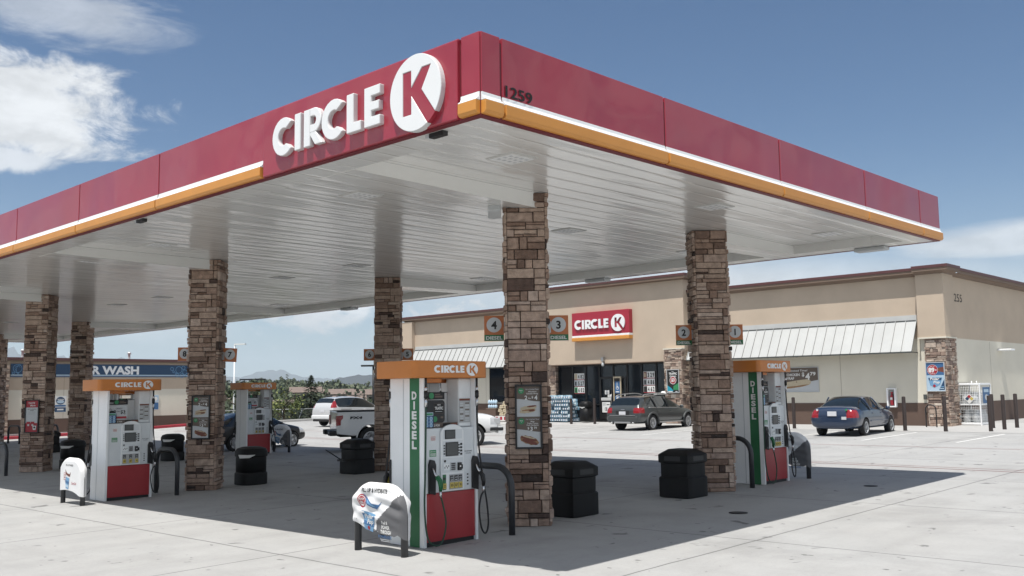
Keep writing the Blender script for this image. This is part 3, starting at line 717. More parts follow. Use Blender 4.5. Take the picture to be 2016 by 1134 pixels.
# ------------------------------------------------------------------ framed posters on the columns
def poster(loc, label, kind, w=.41, h=.97):
    t = thing('framed_poster', label, 'poster', loc, -PI/4); o = V3((0, -.0, 0)); U = X3
    mb = MB(); a, b = w/2, h; e = .028
    for u0, u1, w0, w1 in ((-a, a, 0, e), (-a, a, b-e, b), (-a, -a+e, e, b-e), (a-e, a, e, b-e)): mb.rect(u0, u1, w0, w1, o, U, Z3, 'black', .045)
    mb.build('frame', t, bevel=.004)
    mb = MB(); p = o-Y3*.02; L = lambda k: p-Y3*.002*k
    a -= e; z0, z1 = e, b-e
    if kind == 'food':
        mb.rect(-a, a, z0, z1, p, U, Z3, 'lightgrey')
        mid = (z0+z1)/2
        for zb, zt in ((mid, z1), (z0, mid)):
            H = zt-zb; curve = [(-a+2*a*k/10, zb+H*(.54+.045*math.cos(PI*k/10))) for k in range(11)]
            mb.flat([(a, zt-.001), (-a, zt-.001)]+curve, L(1), U, Z3, 'taupe')
            mb.disc(-a*.62, zt-.07, .045, L(2), U, Z3, 'printgreen'); mb.text('Made', -a*.62, zt-.06, .016, L(3), U, Z3, 'paper', bold=.02); mb.text('To', -a*.62, zt-.085, .014, L(3), U, Z3, 'paper')
        mb.text('For a Limited Time!', .06, z1-.045, .02, L(2), U, Z3, 'lightgrey', w=.2, slant=.1); mb.text('Western', .06, z1-.08, .022, L(2), U, Z3, 'paper', w=.13); mb.text('Omelet Wrap', .06, z1-.11, .022, L(2), U, Z3, 'paper', w=.18)
        mb.text('2', -.035, z1-.17, .062, L(2), U, Z3, 'paper', bold=.03); mb.text('for', .02, z1-.18, .026, L(2), U, Z3, 'paper', slant=.2); mb.text('$', .062, z1-.163, .035, L(2), U, Z3, 'paper', bold=.02); mb.text('4', .115, z1-.17, .066, L(2), U, Z3, 'paper', bold=.03)
        mb.text('For a Limited Time!', .06, mid-.04, .02, L(2), U, Z3, 'lightgrey', w=.2, slant=.1); mb.text('Mega', .06, mid-.072, .02, L(2), U, Z3, 'paper'); mb.text('Triple Cheese', .06, mid-.1, .02, L(2), U, Z3, 'paper', w=.17); mb.text('Pork Sandwich', .06, mid-.128, .02, L(2), U, Z3, 'paper', w=.18)
        mb.text('$', -.005, mid-.172, .035, L(2), U, Z3, 'paper', bold=.02); mb.text('3', .042, mid-.182, .06, L(2), U, Z3, 'paper', bold=.03); mb.text('79', .1, mid-.17, .034, L(2), U, Z3, 'paper', bold=.02)
        def blob(cx, cz, rx, rz, m, k, tilt=.12, n=22):
            mb.flat([(cx+rx*math.cos(2*PI*i/n)*(1+.05*math.sin(5*i)), cz+rz*math.sin(2*PI*i/n)*(1+.12*math.sin(3*i))+tilt*rx*math.cos(2*PI*i/n)) for i in range(n)], L(k), U, Z3, m)
        blob(.0, mid+.13, .13, .035, 'bunlight', 2); blob(.05, mid+.155, .075, .012, 'meat', 3); blob(-.01, mid+.085, .13, .032, 'bunlight', 4); blob(.0, mid+.10, .105, .012, 'bun', 5); blob(.05, mid+.09, .05, .014, 'meat', 6)
        blob(.01, z0+.1, .145, .062, 'bun', 2, -.25); blob(.0, z0+.128, .125, .03, 'meat', 3, -.25); blob(.015, z0+.075, .12, .028, 'meat', 4, -.3); blob(.0, z0+.145, .1, .01, 'bunlight', 5, -.25)
    else:
        mb.rect(-a, a, z0, z1, p, U, Z3, 'printred'); mb.rect(-a, a, z0+.26, z1-.2, L(1), U, Z3, 'lightgrey')
        mb.text('TASTE', -.02, z1-.07, .05, L(2), U, Z3, 'paper', bold=.02, slant=.2); mb.text('More', .02, z1-.14, .05, L(2), U, Z3, 'paper', bold=.02, slant=.2)
        mb.text('BUY ANY FOUNTAIN', 0, z1-.25, .026, L(2), U, Z3, 'print', w=.24); mb.text('DRINK', 0, z1-.29, .026, L(2), U, Z3, 'print', bold=.02)
        for k in range(3): mb.rect(-.11, .1, z1-.34-.03*k, z1-.332-.03*k, L(2), U, Z3, 'greypaper')
        for cx, m in ((-.09, 'printred'), (.03, 'printred'), (.09, 'paper')):
            mb.flat([(cx-.055, z0+.3-(.12 if m == 'paper' else 0)), (cx-.04, z0+.12-(.06 if m == 'paper' else 0)), (cx+.04, z0+.12-(.06 if m == 'paper' else 0)), (cx+.055, z0+.3-(.12 if m == 'paper' else 0))], L(3 if m != 'paper' else 5), U, Z3, m); mb.disc(cx, z0+.2-(.07 if m == 'paper' else 0), .03, L(4 if m != 'paper' else 6), U, Z3, 'lightgrey' if m != 'paper' else 'print', n=14)
    mb.build('poster_sheet', t, keepn=True)
    return t
for (x, y, z, lab, kind) in ((XA, Y0, 1.195, 'framed sandwich poster in taupe and grey on the nearest stone column', 'food'), (XA, Y0+DY, 1.1, 'framed sandwich poster on the stone column between the two left dispensers', 'food'), (XA, Y0+2*DY, 1.04, 'framed red and white drinks poster on the left stone column', 'drink'), (XB, Y0+4*DY, 1.0, 'narrow framed poster on the farthest left column', 'food')):
    p = DN*.368; poster((x+p.x, y+p.y, z), lab, kind)

# ------------------------------------------------------------------ the shop
store = thing('shop_building', 'beige stucco shop with metal awnings, stone piers and brown cornice', 'shop', (32.8, 7.2, .44))
# local frame: x into the building, y to the left along the front, z up
SL, SD = 33.2, 20.
def part(name, mb, **k): return mb.build(name, store, **k)
def cornice(mb, pts, z0, z1, out, m='cornice', mc='coping'):
    """coved band along an open path of (x,y, nx,ny) corners with mitres"""
    n = len(pts)
    prof = [(0.004, z0), (.05, z0), (.07, z0+.05), (out*.55, z0+.12), (out, z1-.12), (out, z1)]
    rows = []
    for i, (x, y, mx, my) in enumerate(pts): rows.append([mb.bm.verts.new((x+mx*o, y+my*o, z)) for o, z in prof])
    for a, b in zip(rows, rows[1:]):
        for k in range(len(prof)-1): mb.bm.faces.new((a[k], b[k], b[k+1], a[k+1])).material_index = mb.mi(m)
    prof2 = [(0.0, z1+.001), (out+.025, z1+.001), (out+.03, z1+.11), (0., z1+.13), (-.25, z1+.12)]
    rows = []
    for i, (x, y, mx, my) in enumerate(pts): rows.append([mb.bm.verts.new((x+mx*o, y+my*o, z)) for o, z in prof2])
    for a, b in zip(rows, rows[1:]):
        for k in range(len(prof2)-1): mb.bm.faces.new((a[k], b[k], b[k+1], a[k+1])).material_index = mb.mi(mc)
    for r in (rows[0], rows[-1]): mb.bm.faces.new(r).material_index = mb.mi(mc)
zt = 6.22
# front wall right of the bay, left of the bay, side walls, back
mb = MB()
def courses(x0, x1, y0, y1, top=zt-.13+.0):
    mb.box(x0, x1, y0, y1, .93, 3.53, 'cream'); mb.box(x0, x1, y0, y1, 3.53, top, 'tan')
courses(0, .3, .8, 11.6); courses(0, .3, 20.9, SL-.8)
courses(.9, SD, -.15, .3); courses(.3, SD, SL-.3, SL); courses(SD-.3, SD, .3, SL-.3)
mb.box(0, .9, .3, .8, .93, zt-.13, 'tan')
part('wall', mb)
for q in ((-.02, .3, .8, 11.6, 0), (-.02, .3, 20.9, SL-.8, 0), (.9, SD, -.17, .3, -.1), (.3, SD, SL-.3, SL+.02, -.1)):
    mb = MB(); mb.box(*q, .93, 'brown'); part('wall_base', mb)
# corner piers (stone below, stucco above)
for (y0, y1) in ((-.25, .82), (SL-.82, SL+.25)):
    mb = MB(); mb.box(-.25, .9, y0, y1, 3.56, zt-.13, 'tan'); mb.box(-.28, .93, y0-.03, y1+.03, 3.5, 3.56, 'cream'); part('corner_pier', mb)
def stone_part(name, x0, x1, y0, y1, h, seed, m='stone_sunlit', z=-.02):
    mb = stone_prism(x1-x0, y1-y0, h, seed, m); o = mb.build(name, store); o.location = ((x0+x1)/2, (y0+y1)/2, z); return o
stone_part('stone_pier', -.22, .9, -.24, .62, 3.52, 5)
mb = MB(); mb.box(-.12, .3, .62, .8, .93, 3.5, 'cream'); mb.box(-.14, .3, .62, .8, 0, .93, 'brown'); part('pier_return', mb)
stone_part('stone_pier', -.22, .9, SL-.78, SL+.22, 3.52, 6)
# bay over the entrance
bx, by0, by1, bt = -.6, 11.79, 20.9, 7.05
mb = MB(); mb.box(bx, .3, by0, by1, 3.0, bt, 'tan'); mb.box(bx-.015, .3, by0-.015, by1+.015, 2.965, 3.0, 'cornice'); mb.box(.3, 3., by0, by0+.25, zt-.2, bt, 'tan'); mb.box(.3, 3., by1-.25, by1, zt-.2, bt, 'tan'); part('entrance_bay', mb)
stone_part('stone_pier', -.85, .05, 11.8, 12.85, 3.55, 7); mb = MB(); mb.box(-.87, bx-.002, 11.78, 12.87, 3.53, 3.59, 'cream'); part('pier_cap', mb)
stone_part('stone_pier', -.45, .05, 20.2, 20.95, 2.97, 9)
mb = MB(); cornice(mb, [(-.25, .84, -1, 0), (-.25, -.25, -1, -1), (.9, -.25, 0, -1)], zt-.13, zt+.1, .3); part('cornice', mb)
mb = MB(); cornice(mb, [(.0, by0-.01, -1, 0), (.0, .82, -1, 0)], zt-.16, zt+.07, .3); part('cornice', mb)
mb = MB(); cornice(mb, [(.9, -.15, 0, -1), (SD, -.15, 0, -1), ], zt-.16, zt+.07, .3); part('cornice', mb)
mb = MB(); cornice(mb, [(3., by1, 0, 1), (bx, by1, -1, 1), (bx, by0, -1, -1), (3., by0, 0, -1)], bt-.15, bt+.02, .3); part('cornice', mb)
mb = MB(); cornice(mb, [(SD, SL, 0, 1), (0., SL+.0, -1, 1), (.0, by1+.01, -1, 0)], zt-.16, zt+.07, .3); part('cornice', mb)
mb = MB(); mb.box(.3, SD-.3, .3, SL-.3, zt-.4, zt-.3, 'steel'); part('roof', mb)
# awnings
def awning(y0, y1):
    a = MB(); top, foot, d = 4.27, 3.0, .77
    a.prism([(.0, 4.5), (-.05, 4.5), (-.07, 4.27), (.0, 4.27)], (0, y1, 0), X3, Z3, y1-y0, 'awning')
    P = lambda x, y, z: (x, y, z)
    a.face([P(-.05, y0, top), P(-.05, y1, top), P(-d, y1, foot), P(-d, y0, foot)], 'awning'); a.face([P(-.03, y0, top), P(-.03, y1, top), P(-d+.02, y1, foot-.02), P(-d+.02, y0, foot-.02)], 'awning')
    for y in (y0, y1): a.face([P(-.05, y, top), P(-d, y, foot), P(-d, y, foot-.04), P(-d+.05, y, foot-.02), P(-.0, y, top)], 'awning')
    o = a.build('awning', store)
    a = MB(); n = int((y1-y0)/.42); dirn = V3((-d+.05, 0, foot-top)).normalized(); nrm = V3((-(top-foot), 0, d-.05)).normalized(); nrm = V3((nrm.x, 0, abs(nrm.z)))
    for k in range(n+1):
        y = y0+(y1-y0)*k/n; A = V3((-.05, y, top)); B = V3((-d, y, foot))
        for s in (-.011, .011): pass
        q = [A+Y3*-.011, B+Y3*-.011, B+Y3*.011, A+Y3*.011]; h = nrm*.035
        a.face([p+h for p in q], 'awning'); a.face([q[0], q[1], q[1]+h, q[0]+h], 'seam'); a.face([q[3], q[2], q[2]+h, q[3]+h], 'awning'); a.face([q[1], q[2], q[2]+h, q[1]+h], 'awning')  # one flank of each seam coloured dark as its painted shadow
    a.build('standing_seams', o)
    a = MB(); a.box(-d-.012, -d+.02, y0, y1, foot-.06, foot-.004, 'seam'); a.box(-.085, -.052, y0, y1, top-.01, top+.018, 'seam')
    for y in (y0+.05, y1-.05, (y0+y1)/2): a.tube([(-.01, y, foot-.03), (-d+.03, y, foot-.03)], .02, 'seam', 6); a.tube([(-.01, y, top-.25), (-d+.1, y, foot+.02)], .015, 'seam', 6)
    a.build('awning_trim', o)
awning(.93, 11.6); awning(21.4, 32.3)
# storefront
gx = -.18
mb = MB(); mb.box(gx, gx+.02, 12.9, 20.2, .02, 2.96, 'glass'); part('shop_window', mb)
mb = MB(); mulls = [12.93, 13.75, 14.64, 15.55, 16.45, 17.35, 18.27, 19.17, 20.16]
for y in mulls: mb.box(gx-.05, gx-.002, y-.035, y+.035, 0.02, 2.96, 'bronze')
for a, b in zip(mulls, mulls[1:]):
    for z in (.02, 2.88): mb.box(gx-.045, gx-.003, a+.036, b-.036, z, z+.09, 'bronze')
    if not (16.4 < a < 17.3): mb.box(gx-.04, gx-.003, a+.036, b-.036, .85, .9, 'bronze')
part('window_frame', mb)
for (y0, y1) in ((16.45, 17.35), (15.56, 16.44)):
    mb = MB(); f = 'bronze'
    for a, b, c, d in ((y0+.04, y0+.12, .13, 2.3), (y1-.12, y1-.04, .13, 2.3), (y0+.12, y1-.12, .13, .4), (y0+.12, y1-.12, 2.2, 2.3), (y0+.12, y1-.12, 1.03, 1.13)): mb.box(gx-.075, gx-.046, a, b, c, d, f)
    dd = part('door', mb); mb = MB(); mb.tube([(gx-.12, y0+.1, .9), (gx-.12, y0+.1, 1.4)], .015, 'alu', 8); mb.build('handle', dd)
mb = MB(); mb.box(-.03, .02, 22.9, 25.6, 1.05, 2.98, 'glass'); part('shop_window', mb)
mb = MB()
for a, b, c, d in ((22.85, 22.9, 1., 3.), (25.6, 25.66, 1., 3.), (22.9, 25.6, 1., 1.05), (24.2, 24.26, 1.05, 2.98)): mb.box(-.06, .02, a, b, c, d, 'bronze')
part('window_frame', mb)
# wall pack above the door, side wall lamp, small boxes
mb = MB(); mb.box(bx-.16, bx-.002, 16.66, 16.8, 3.08, 3.3, 'alu'); mb.lathe([(.05, 2.84), (.075, 2.9), (.06, 3.0), (.03, 3.07)], 'lightgrey', 12, Matrix.Translation((bx-.1, 16.73, 0))); part('wall_lamp', mb)
mb = MB(); mb.box(6.2, 6.75, -.72, -.15, 3.12, 3.2, 'white'); part('wall_lamp', mb, bevel=.02)
mb = MB(); mb.box(-.2, -.142, .66, .78, 1.07, 1.27, 'seam'); mb.tube([(-.17, .72, .5), (-.17, .72, .62)], .03, 'seam', 8); part('outlet_box', mb)
mb = MB(); mb.text('255', 1.66, 5.22, .34, (0, -.158, 0), X3, Z3, 'print', w=.9, bold=.0); part('street_number', mb)
mb = MB()
for y in (4.3, 9.1, 26.): mb.box(-.004, -.001, y-.006, y+.006, .94, 3.0, 'cornice')
for x in (5.2, 10.4): mb.box(x-.006, x+.006, -.154, -.151, .94, 3.5, 'cornice')
part('control_joint', mb)

def wall_local(x, y, z): return V3((32.8+x, 7.2+y, .44+z))
UF = -Y3   # to the right on the front wall
# sign over the entrance
t = thing('shop_sign', 'red lit-box sign with white lettering and orange foot over the shop entrance', 'sign', (32.2, 23.92, 4.62))
mb = MB(); mb.box(-.28, -.003, -1.88, 1.88, .29, 1.49, 'redstore'); mb.build('panel', t, bevel=.01)
mb = MB(); mb.box(-.3, -.003, -1.88, 1.88, .18, .287, 'white'); mb.build('white_band', t, bevel=.01)
mb = MB(); mb.box(-.33, -.003, -1.88, 1.88, 0, .177, 'orange'); mb.build('bullnose', t, bevel=.02)
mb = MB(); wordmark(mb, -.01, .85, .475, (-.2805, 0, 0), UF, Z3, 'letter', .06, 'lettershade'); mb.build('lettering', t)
# price boards in the shop window
def price_board(y, label, prices, pics):
    t = thing('price_board', label, 'price poster', (32.8+gx-.058, y, 1.9), group='price boards in the shop window')
    for k, (p, pic) in enumerate(zip(prices, pics)):
        z = .71-.355*k; mb = MB(); mb.box(-.006, .006, -.345, .345, z, z+.345, 'paper'); o = V3((-.0085, 0, 0))
        mb.rect(-.33, -.13, z+.03, z+.325, o, UF, Z3, pic); mb.rect(-.29, -.2, z+.06, z+.27, o-X3*.002, UF, Z3, 'print' if k else 'bunlight'); mb.rect(-.345, .345, z, z+.028, o, UF, Z3, 'printred')
        for j, ch in enumerate(p): mb.text(ch, -.035+j*.135+(.03 if j else 0), z+.18, .21, o, UF, Z3, 'print', w=.095, bold=.05)
        mb.build('price_panel', t)
price_board(25.9, 'price board 4.82, 5.27, 6.02 in the window above the water packs', ('482', '527', '602'), ('bunlight', 'lightgrey', 'printgreen'))
price_board(21.38, 'price board 3.29, 4.86, 4.62 in the window above the grey wagon', ('329', '486', '462'), ('meat', 'greypaper', 'print'))
t = thing('door_notices', 'white paper notices on the dark glass entrance door', 'notice', (32.8+gx-.08, 24.1, .44)); 
for u0, u1, w0, w1 in ((-.08, .2, 1.4, 1.61), (.1, .32, 1.25, 1.38), (-.33, .33, 1.09, 1.23), (-.28, .25, .47, 1.0)):
    mb = MB(); mb.rect(u0, u1, w0, w1, (0, 0, 0), UF, Z3, 'paper', .004); o = V3((-.006, 0, 0))
    if w1-w0 > .4:
        mb.disc((u0+u1)/2, w0+.17, .1, o, UF, Z3, 'print'); mb.disc((u0+u1)/2, w0+.17, .085, o-X3*.002, UF, Z3, 'paper'); mb.rect((u0+u1)/2-.03, (u0+u1)/2+.03, w0+.1, w0+.24, o-X3*.004, UF, Z3, 'print'); mb.rect(u0+.3, u1-.04, w0+.38, w0+.42, o, UF, Z3, 'print')
        for k in range(4): mb.rect(u0+.05, u0+.25, w0+.36+k*.035, w0+.375+k*.035, o, UF, Z3, 'greypaper')
    else:
        for k in range(2): mb.rect(u0+.04, u1-.04, w0+.03+k*.05, w0+.055+k*.05, o, UF, Z3, 'greypaper')
    mb.build('notice', t)
t = thing('access_sign', 'tan framed panel with blue wheelchair sign beside the entrance door', 'sign', (32.8+gx-.1, 23.34, .44))
mb = MB()
for a, b, c, d in ((-.24, -.19, 0, 2.3), (.19, .24, 0, 2.3), (-.19, .19, 2.22, 2.3), (-.19, .19, 0, .1)): mb.box(-.04, .04, a, b, c, d, 'bunlight')
mb.build('frame', t)
mb = MB(); mb.box(-.01, .01, -.19, .19, .1, 2.22, 'bronze'); mb.build('panel', t)
mb = MB(); o = V3((-.012, 0, 0)); mb.rect(-.16, .16, 1.45, 2.05, o, UF, Z3, 'midblue'); p = o-X3*.002
mb.disc(.0, 1.72, .085, p, UF, Z3, 'paper'); mb.disc(.0, 1.72, .06, p-X3*.002, UF, Z3, 'midblue'); mb.disc(-.015, 1.97, .028, p, UF, Z3, 'paper', n=12); mb.rect(-.03, 0, 1.75, 1.93, p-X3*.004, UF, Z3, 'paper'); mb.rect(-.03, .08, 1.74, 1.77, p-X3*.004, UF, Z3, 'paper'); mb.rect(.05, .08, 1.66, 1.75, p-X3*.005, UF, Z3, 'paper'); mb.rect(-.11, .11, 1.5, 1.55, p, UF, Z3, 'paper')
for w0 in (1.12, .88):
    mb.rect(-.16, .16, w0, w0+.2, o, UF, Z3, 'midblue'); mb.disc(0, w0+.08, .08, p, UF, Z3, 'paper', r2=.05); mb.rect(-.12, .12, w0+.15, w0+.17, p, UF, Z3, 'paper')
mb.build('wheelchair_sign', t)
# wall posters
def wall_poster(name, label, x, y, z, w, h, art, axis='F', edge='lightgrey'):
    t = thing(name, label, 'poster', (x, y, z)); mb = MB(); e = .025
    for u0, u1, w0, w1 in ((-w/2, w/2, 0, e), (-w/2, w/2, h-e, h), (-w/2, -w/2+e, e, h-e), (w/2-e, w/2, e, h-e)): mb.rect(u0, u1, w0, w1, (0, 0, 0), UF, Z3, edge, .035)
    mb.build('frame', t)
    mb = MB(); art(mb, V3((-.012, 0, 0)), w/2-e, e, h-e); mb.build('poster_sheet', t, keepn=True)
def art_wrap(mb, o, a, z0, z1):
    L = lambda k: o-X3*.002*k
    mb.rect(-a, a, z0, z1, o, UF, Z3, 'lightgrey')
    mb.flat([(a, z1-.001), (-a, z1-.001)]+[(-a+2*a*k/10, z0+(z1-z0)*(.40-.10*math.sin(PI*k/10)+.08*(k/10))) for k in range(11)], L(1), UF, Z3, 'taupe')
    mb.text('For a Limited Time!', .1, z1-.12, .085, L(2), UF, Z3, 'paper', w=1.25, slant=.12)
    mb.text('BBQ CHICKEN', -.12, z1-.3, .11, L(2), UF, Z3, 'paper', w=.95, bold=.03); mb.text('WRAP', -.12, z1-.46, .11, L(2), UF, Z3, 'paper', w=.42, bold=.03)
    mb.text('$', .52, z1-.29, .17, L(2), UF, Z3, 'paper', bold=.03); mb.text('4', .73, z1-.38, .29, L(2), UF, Z3, 'paper', bold=.04); mb.text('79', .98, z1-.27, .15, L(2), UF, Z3, 'paper', w=.26, bold=.03)
    body = [(-.45, .16), (-.1, .17), (.45, .24), (.78, .32), (.88, .4), (.86, .5), (.7, .57), (.3, .53), (-.2, .46), (-.5, .42), (-.6, .3)]
    mb.flat(body, L(3), UF, Z3, 'bunlight'); mb.flat([(-.44, .165), (-.1, .175), (.45, .245), (.8, .335), (.6, .33), (.2, .28), (-.2, .25)], L(4), UF, Z3, 'bun')
    mb.disc(-.5, .29, .14, L(4), UF, Z3, 'bun', r2=.13, n=18); mb.disc(-.5, .29, .1, L(5), UF, Z3, 'meat', r2=.09, n=14); mb.disc(-.53, .27, .03, L(6), UF, Z3, 'bunlight', n=8); mb.disc(.2, .45, .025, L(6), UF, Z3, 'meat', n=8)
wall_poster('wall_poster', 'wide wrap poster with $4.79 on the cream wall behind the right dispenser', 32.8-.002, 13.75, 1.85, 2.5, 1.1, art_wrap)
def art_89(mb, o, a, z0, z1):
    L = lambda k: o-X3*.002*k
    mb.rect(-a, a, z0, z1, o, UF, Z3, 'paleblue'); mb.rect(-a, a, z0+.62, z1, L(1), UF, Z3, 'midblue'); mb.flat([(a, z0+.72), (.06, z0+.78), (.1, z0+.9), (a, z0+.95)], L(2), UF, Z3, 'meat')
    mb.disc(-.1, z1-.28, .21, L(3), UF, Z3, 'paper', n=28); mb.disc(-.1, z1-.28, .2, L(4), UF, Z3, 'printred', n=28); mb.text('89', -.14, z1-.28, .18, L(5), UF, Z3, 'paper', w=.24, bold=.05); mb.text('c', .035, z1-.27, .09, L(5), UF, Z3, 'paper', bold=.03); mb.text('ANY SIZE', -.1, z1-.14, .035, L(5), UF, Z3, 'paper', w=.18); mb.text('FOUNTAIN', -.1, z1-.42, .035, L(5), UF, Z3, 'paper', w=.2)
    mb.flat([(-.29, .55), (.26, .55), (.16, .26), (-.02, .17), (-.22, .24)], L(3), UF, Z3, 'skyblue'); mb.flat([(-.28, .53), (.24, .53), (.21, .44), (-.26, .44)], L(4), UF, Z3, 'navy')
    mb.text('Polar', -.04, .5, .1, L(5), UF, Z3, 'paper', w=.36, bold=.03, slant=.15); mb.text('Pop', .03, .37, .1, L(5), UF, Z3, 'paper', w=.24, bold=.03, slant=.15); mb.disc(-.06, .22, .055, L(5), UF, Z3, 'printred', n=14)
    mb.flat([(a, .5), (.12, .06), (a, .06)], L(3), UF, Z3, 'navy'); mb.rect(.16, .31, .1, .13, L(5), UF, Z3, 'paleblue'); mb.rect(.2, .31, .17, .2, L(5), UF, Z3, 'skyblue')
wall_poster('wall_poster', 'blue 89 cent fountain drink poster on the stone corner pier', 32.8-.27, 7.43, 1.83, .74, 1.16, art_89)
def art_traffic(mb, o, a, z0, z1):
    L = lambda k: o-X3*.002*k
    mb.rect(-a, a, z0, z1, o, UF, Z3, 'print'); mb.text('NEW', 0, z1-.07, .04, L(1), UF, Z3, 'paper', bold=.02); mb.text('TRAFFIC', 0, z1-.17, .1, L(1), UF, Z3, 'paper', w=.46, bold=.04); mb.text('Driven', 0, z1-.29, .08, L(1), UF, Z3, 'paper', w=.36, bold=.02, slant=.1)
    mb.flat([(-a, z0+.34), (-.1, z0+.2), (.02, z0+.06), (-a, z0+.06)], L(1), UF, Z3, 'teal'); mb.flat([(a, z0+.46), (.02, z0+.3), (0, z0+.12), (a, z0+.12)], L(1), UF, Z3, 'printgreen'); mb.disc(0, z0+.58, .19, L(2), UF, Z3, 'paper', n=26); mb.disc(0, z0+.58, .165, L(3), UF, Z3, 'printred', n=26); mb.text('$3', 0, z0+.6, .16, L(4), UF, Z3, 'paper', w=.2, bold=.04)
    mb.rect(-a+.03, -.04, z0+.02, z0+.06, L(2), UF, Z3, 'paper'); mb.rect(.12, .24, z0+.02, z0+.06, L(2), UF, Z3, 'lightgrey')
wall_poster('wall_poster', 'black TRAFFIC poster with red disc on the stone pier right of the entrance', 32.8-.9, 19.5, 1.88, .7, 1.12, art_traffic)
# extinguisher cabinet
t = thing('extinguisher_cabinet', 'white cabinet with red fire extinguisher on the cream wall', 'fire extinguisher', (32.8, 9.3, 1.2))
mb = MB()
for u0, u1, w0, w1 in ((-.19, .19, 0, .05), (-.19, .19, .73, .78), (-.19, -.13, .05, .73), (.13, .19, .05, .73)): mb.rect(u0, u1, w0, w1, (-.002, 0, 0), UF, Z3, 'white', .17)
mb.build('frame', t); mb = MB(); mb.rect(-.13, .13, .05, .73, (-.02, 0, 0), UF, Z3, 'greypaper', .004); mb.build('back_panel', t)
mb = MB(); T = Matrix.Translation((-.1, 0, .08)); mb.lathe([(.06, 0), (.07, .02), (.07, .36), (.03, .44), (.02, .5)], 'printred', 14, T); mb.tube([(-.1, 0, .57), (-.1, -.06, .5), (-.12, -.085, .3)], .012, 'black'); mb.box(-.125, -.075, -.05, .03, .57, .62, 'printred'); mb.box(-.172, -.168, -.05, .05, .3, .4, 'paper'); mb.build('extinguisher', t)
# propane cage
t = thing('gas_cylinder_cage', 'white wire cage of gas cylinders beside the stone corner pier', 'cage', (33.74, 6.2, .47))
mb = MB(); Lx, Ly, Hh = 1.28, .8, 1.62
for x in (0, Lx): 
    for y in (0, Ly): mb.box(x-.025, x+.025, y-.025, y+.025, 0, Hh, 'white')
for z in (.05, .82, Hh):
    for y in (0, Ly): mb.box(.025, Lx-.025, y-.022, y+.022, z-.03, z+.03, 'white')
    for x in (0, Lx): mb.box(x-.022, x+.022, .025, Ly-.025, z-.03, z+.03, 'white')
for k in range(1, 5): mb.box(-.008, .004, .03, Ly-.03, .05+.155*k*1.9-.006, .05+.155*k*1.9+.006, 'white')
mb.build('frame', t)
mb = MB()
for y in [Ly*k/12 for k in range(1, 12)]: mb.tube([(-.004, y, .06), (-.004, y, Hh-.02)], .0045, 'white', 5)
for x in [Lx*k/18 for k in range(1, 18)]: mb.tube([(x, -.004, .06), (x, -.004, Hh-.02)], .0045, 'white', 5)
for z in [.1+.1*k for k in range(15)]: mb.tube([(-.002, .02, z), (-.002, Ly-.02, z)], .004, 'white', 5); mb.tube([(.02, -.002, z), (Lx-.02, -.002, z)], .004, 'white', 5)
mb.build('wire_mesh', t)
mb = MB(); mb.box(.02, Lx-.02, .02, Ly-.02, .08, .1, 'white'); mb.box(.02, Lx-.02, .02, Ly-.02, .8, .82, 'white'); mb.box(0, Lx, 0, Ly, Hh+.03, Hh+.05, 'white'); mb.tube([(.35, .4, Hh), (.35, .4, Hh+.13)], .02, 'white', 8); mb.tube([(.02, .1, Hh), (.02, .1, Hh+.13)], .02, 'white', 8); mb.build('shelf', t)
mb = MB(); o = V3((-.03, .4, 0)); mb.flat([(0, .84), (.21, 1.05), (0, 1.26), (-.21, 1.05)], o, UF, Z3, 'paper'); q = o-X3*.003; mb.flat([(-.16, 1.05), (-.08, .97), (0, 1.05), (-.08, 1.13)], q, UF, Z3, 'navy'); mb.flat([(0, 1.06), (.075, 1.135), (0, 1.21), (-.075, 1.135)], q, UF, Z3, 'printred'); mb.flat([(.165, 1.05), (.09, .975), (.015, 1.05), (.09, 1.125)], q, UF, Z3, 'yellow')
mb.build('hazard_diamond', t)
mb = MB(); o = V3((0, -.03, 0)); mb.rect(.25, 1.1, .86, 1.5, o, X3, Z3, 'midblue'); mb.disc(.68, 1.1, .2, o-Y3*.003, X3, Z3, 'lightgrey', r2=.12); mb.rect(.4, .95, 1.3, 1.42, o-Y3*.003, X3, Z3, 'paleblue'); mb.build('advert_panel', t)
cyl = None
for z, row in ((.1, 0), (.82, 1)):
    for x in (.22, .62, 1.02):
        for y in (.24, .6):
            if cyl is None:
                mb = MB(); mb.lathe([(.1, 0), (.145, .05), (.15, .3), (.1, .38), (.09, .39), (.1, .48), (.1, .5)], 'lightgrey', 16); cyl = o = mb.build('gas_cylinder')
            else: o = cyl.copy(); COL.objects.link(o)
            o.location = (33.74+x, 6.2+y, .47+z); tag(o, 'pale grey gas cylinder stacked inside the white wire cage', 'gas cylinder', 'gas cylinders in the cage')
# bollards
mb = MB(); mb.lathe([(.069, -.05), (.069, 1.24), (.062, 1.262), (.03, 1.275)], 'bollard', 16); bo = mb.build('bollard', smooth=40)
BL = [(30.34, 24.63, 'brown bollard in front of the water packs'), (30.65, 23.37, 'brown bollard before the shop door, left of the grey wagon'), (29.56, 12.07, 'brown bollard just right of the right dispenser'), (29.34, 7.48, 'brown bollard right of the blue car'), (29.3, 6.0, 'brown bollard before the stone corner pier'), (29.77, 4.61, 'brown bollard directly right of the gas cylinder cage'), (31.1, 4.56, 'middle one of three brown bollards by the side wall'), (32.35, 4.5, 'rightmost brown bollard by the side wall'), (31.9, 5.2, 'brown bollard hidden behind the one right of the cage')]
for k, (x, y, lab) in enumerate(BL):
    o = bo if k == 0 else bo.copy()
    if k: COL.objects.link(o)
    o.location = at(x, y); tag(o, lab, 'bollard', 'brown bollards along the shop front')
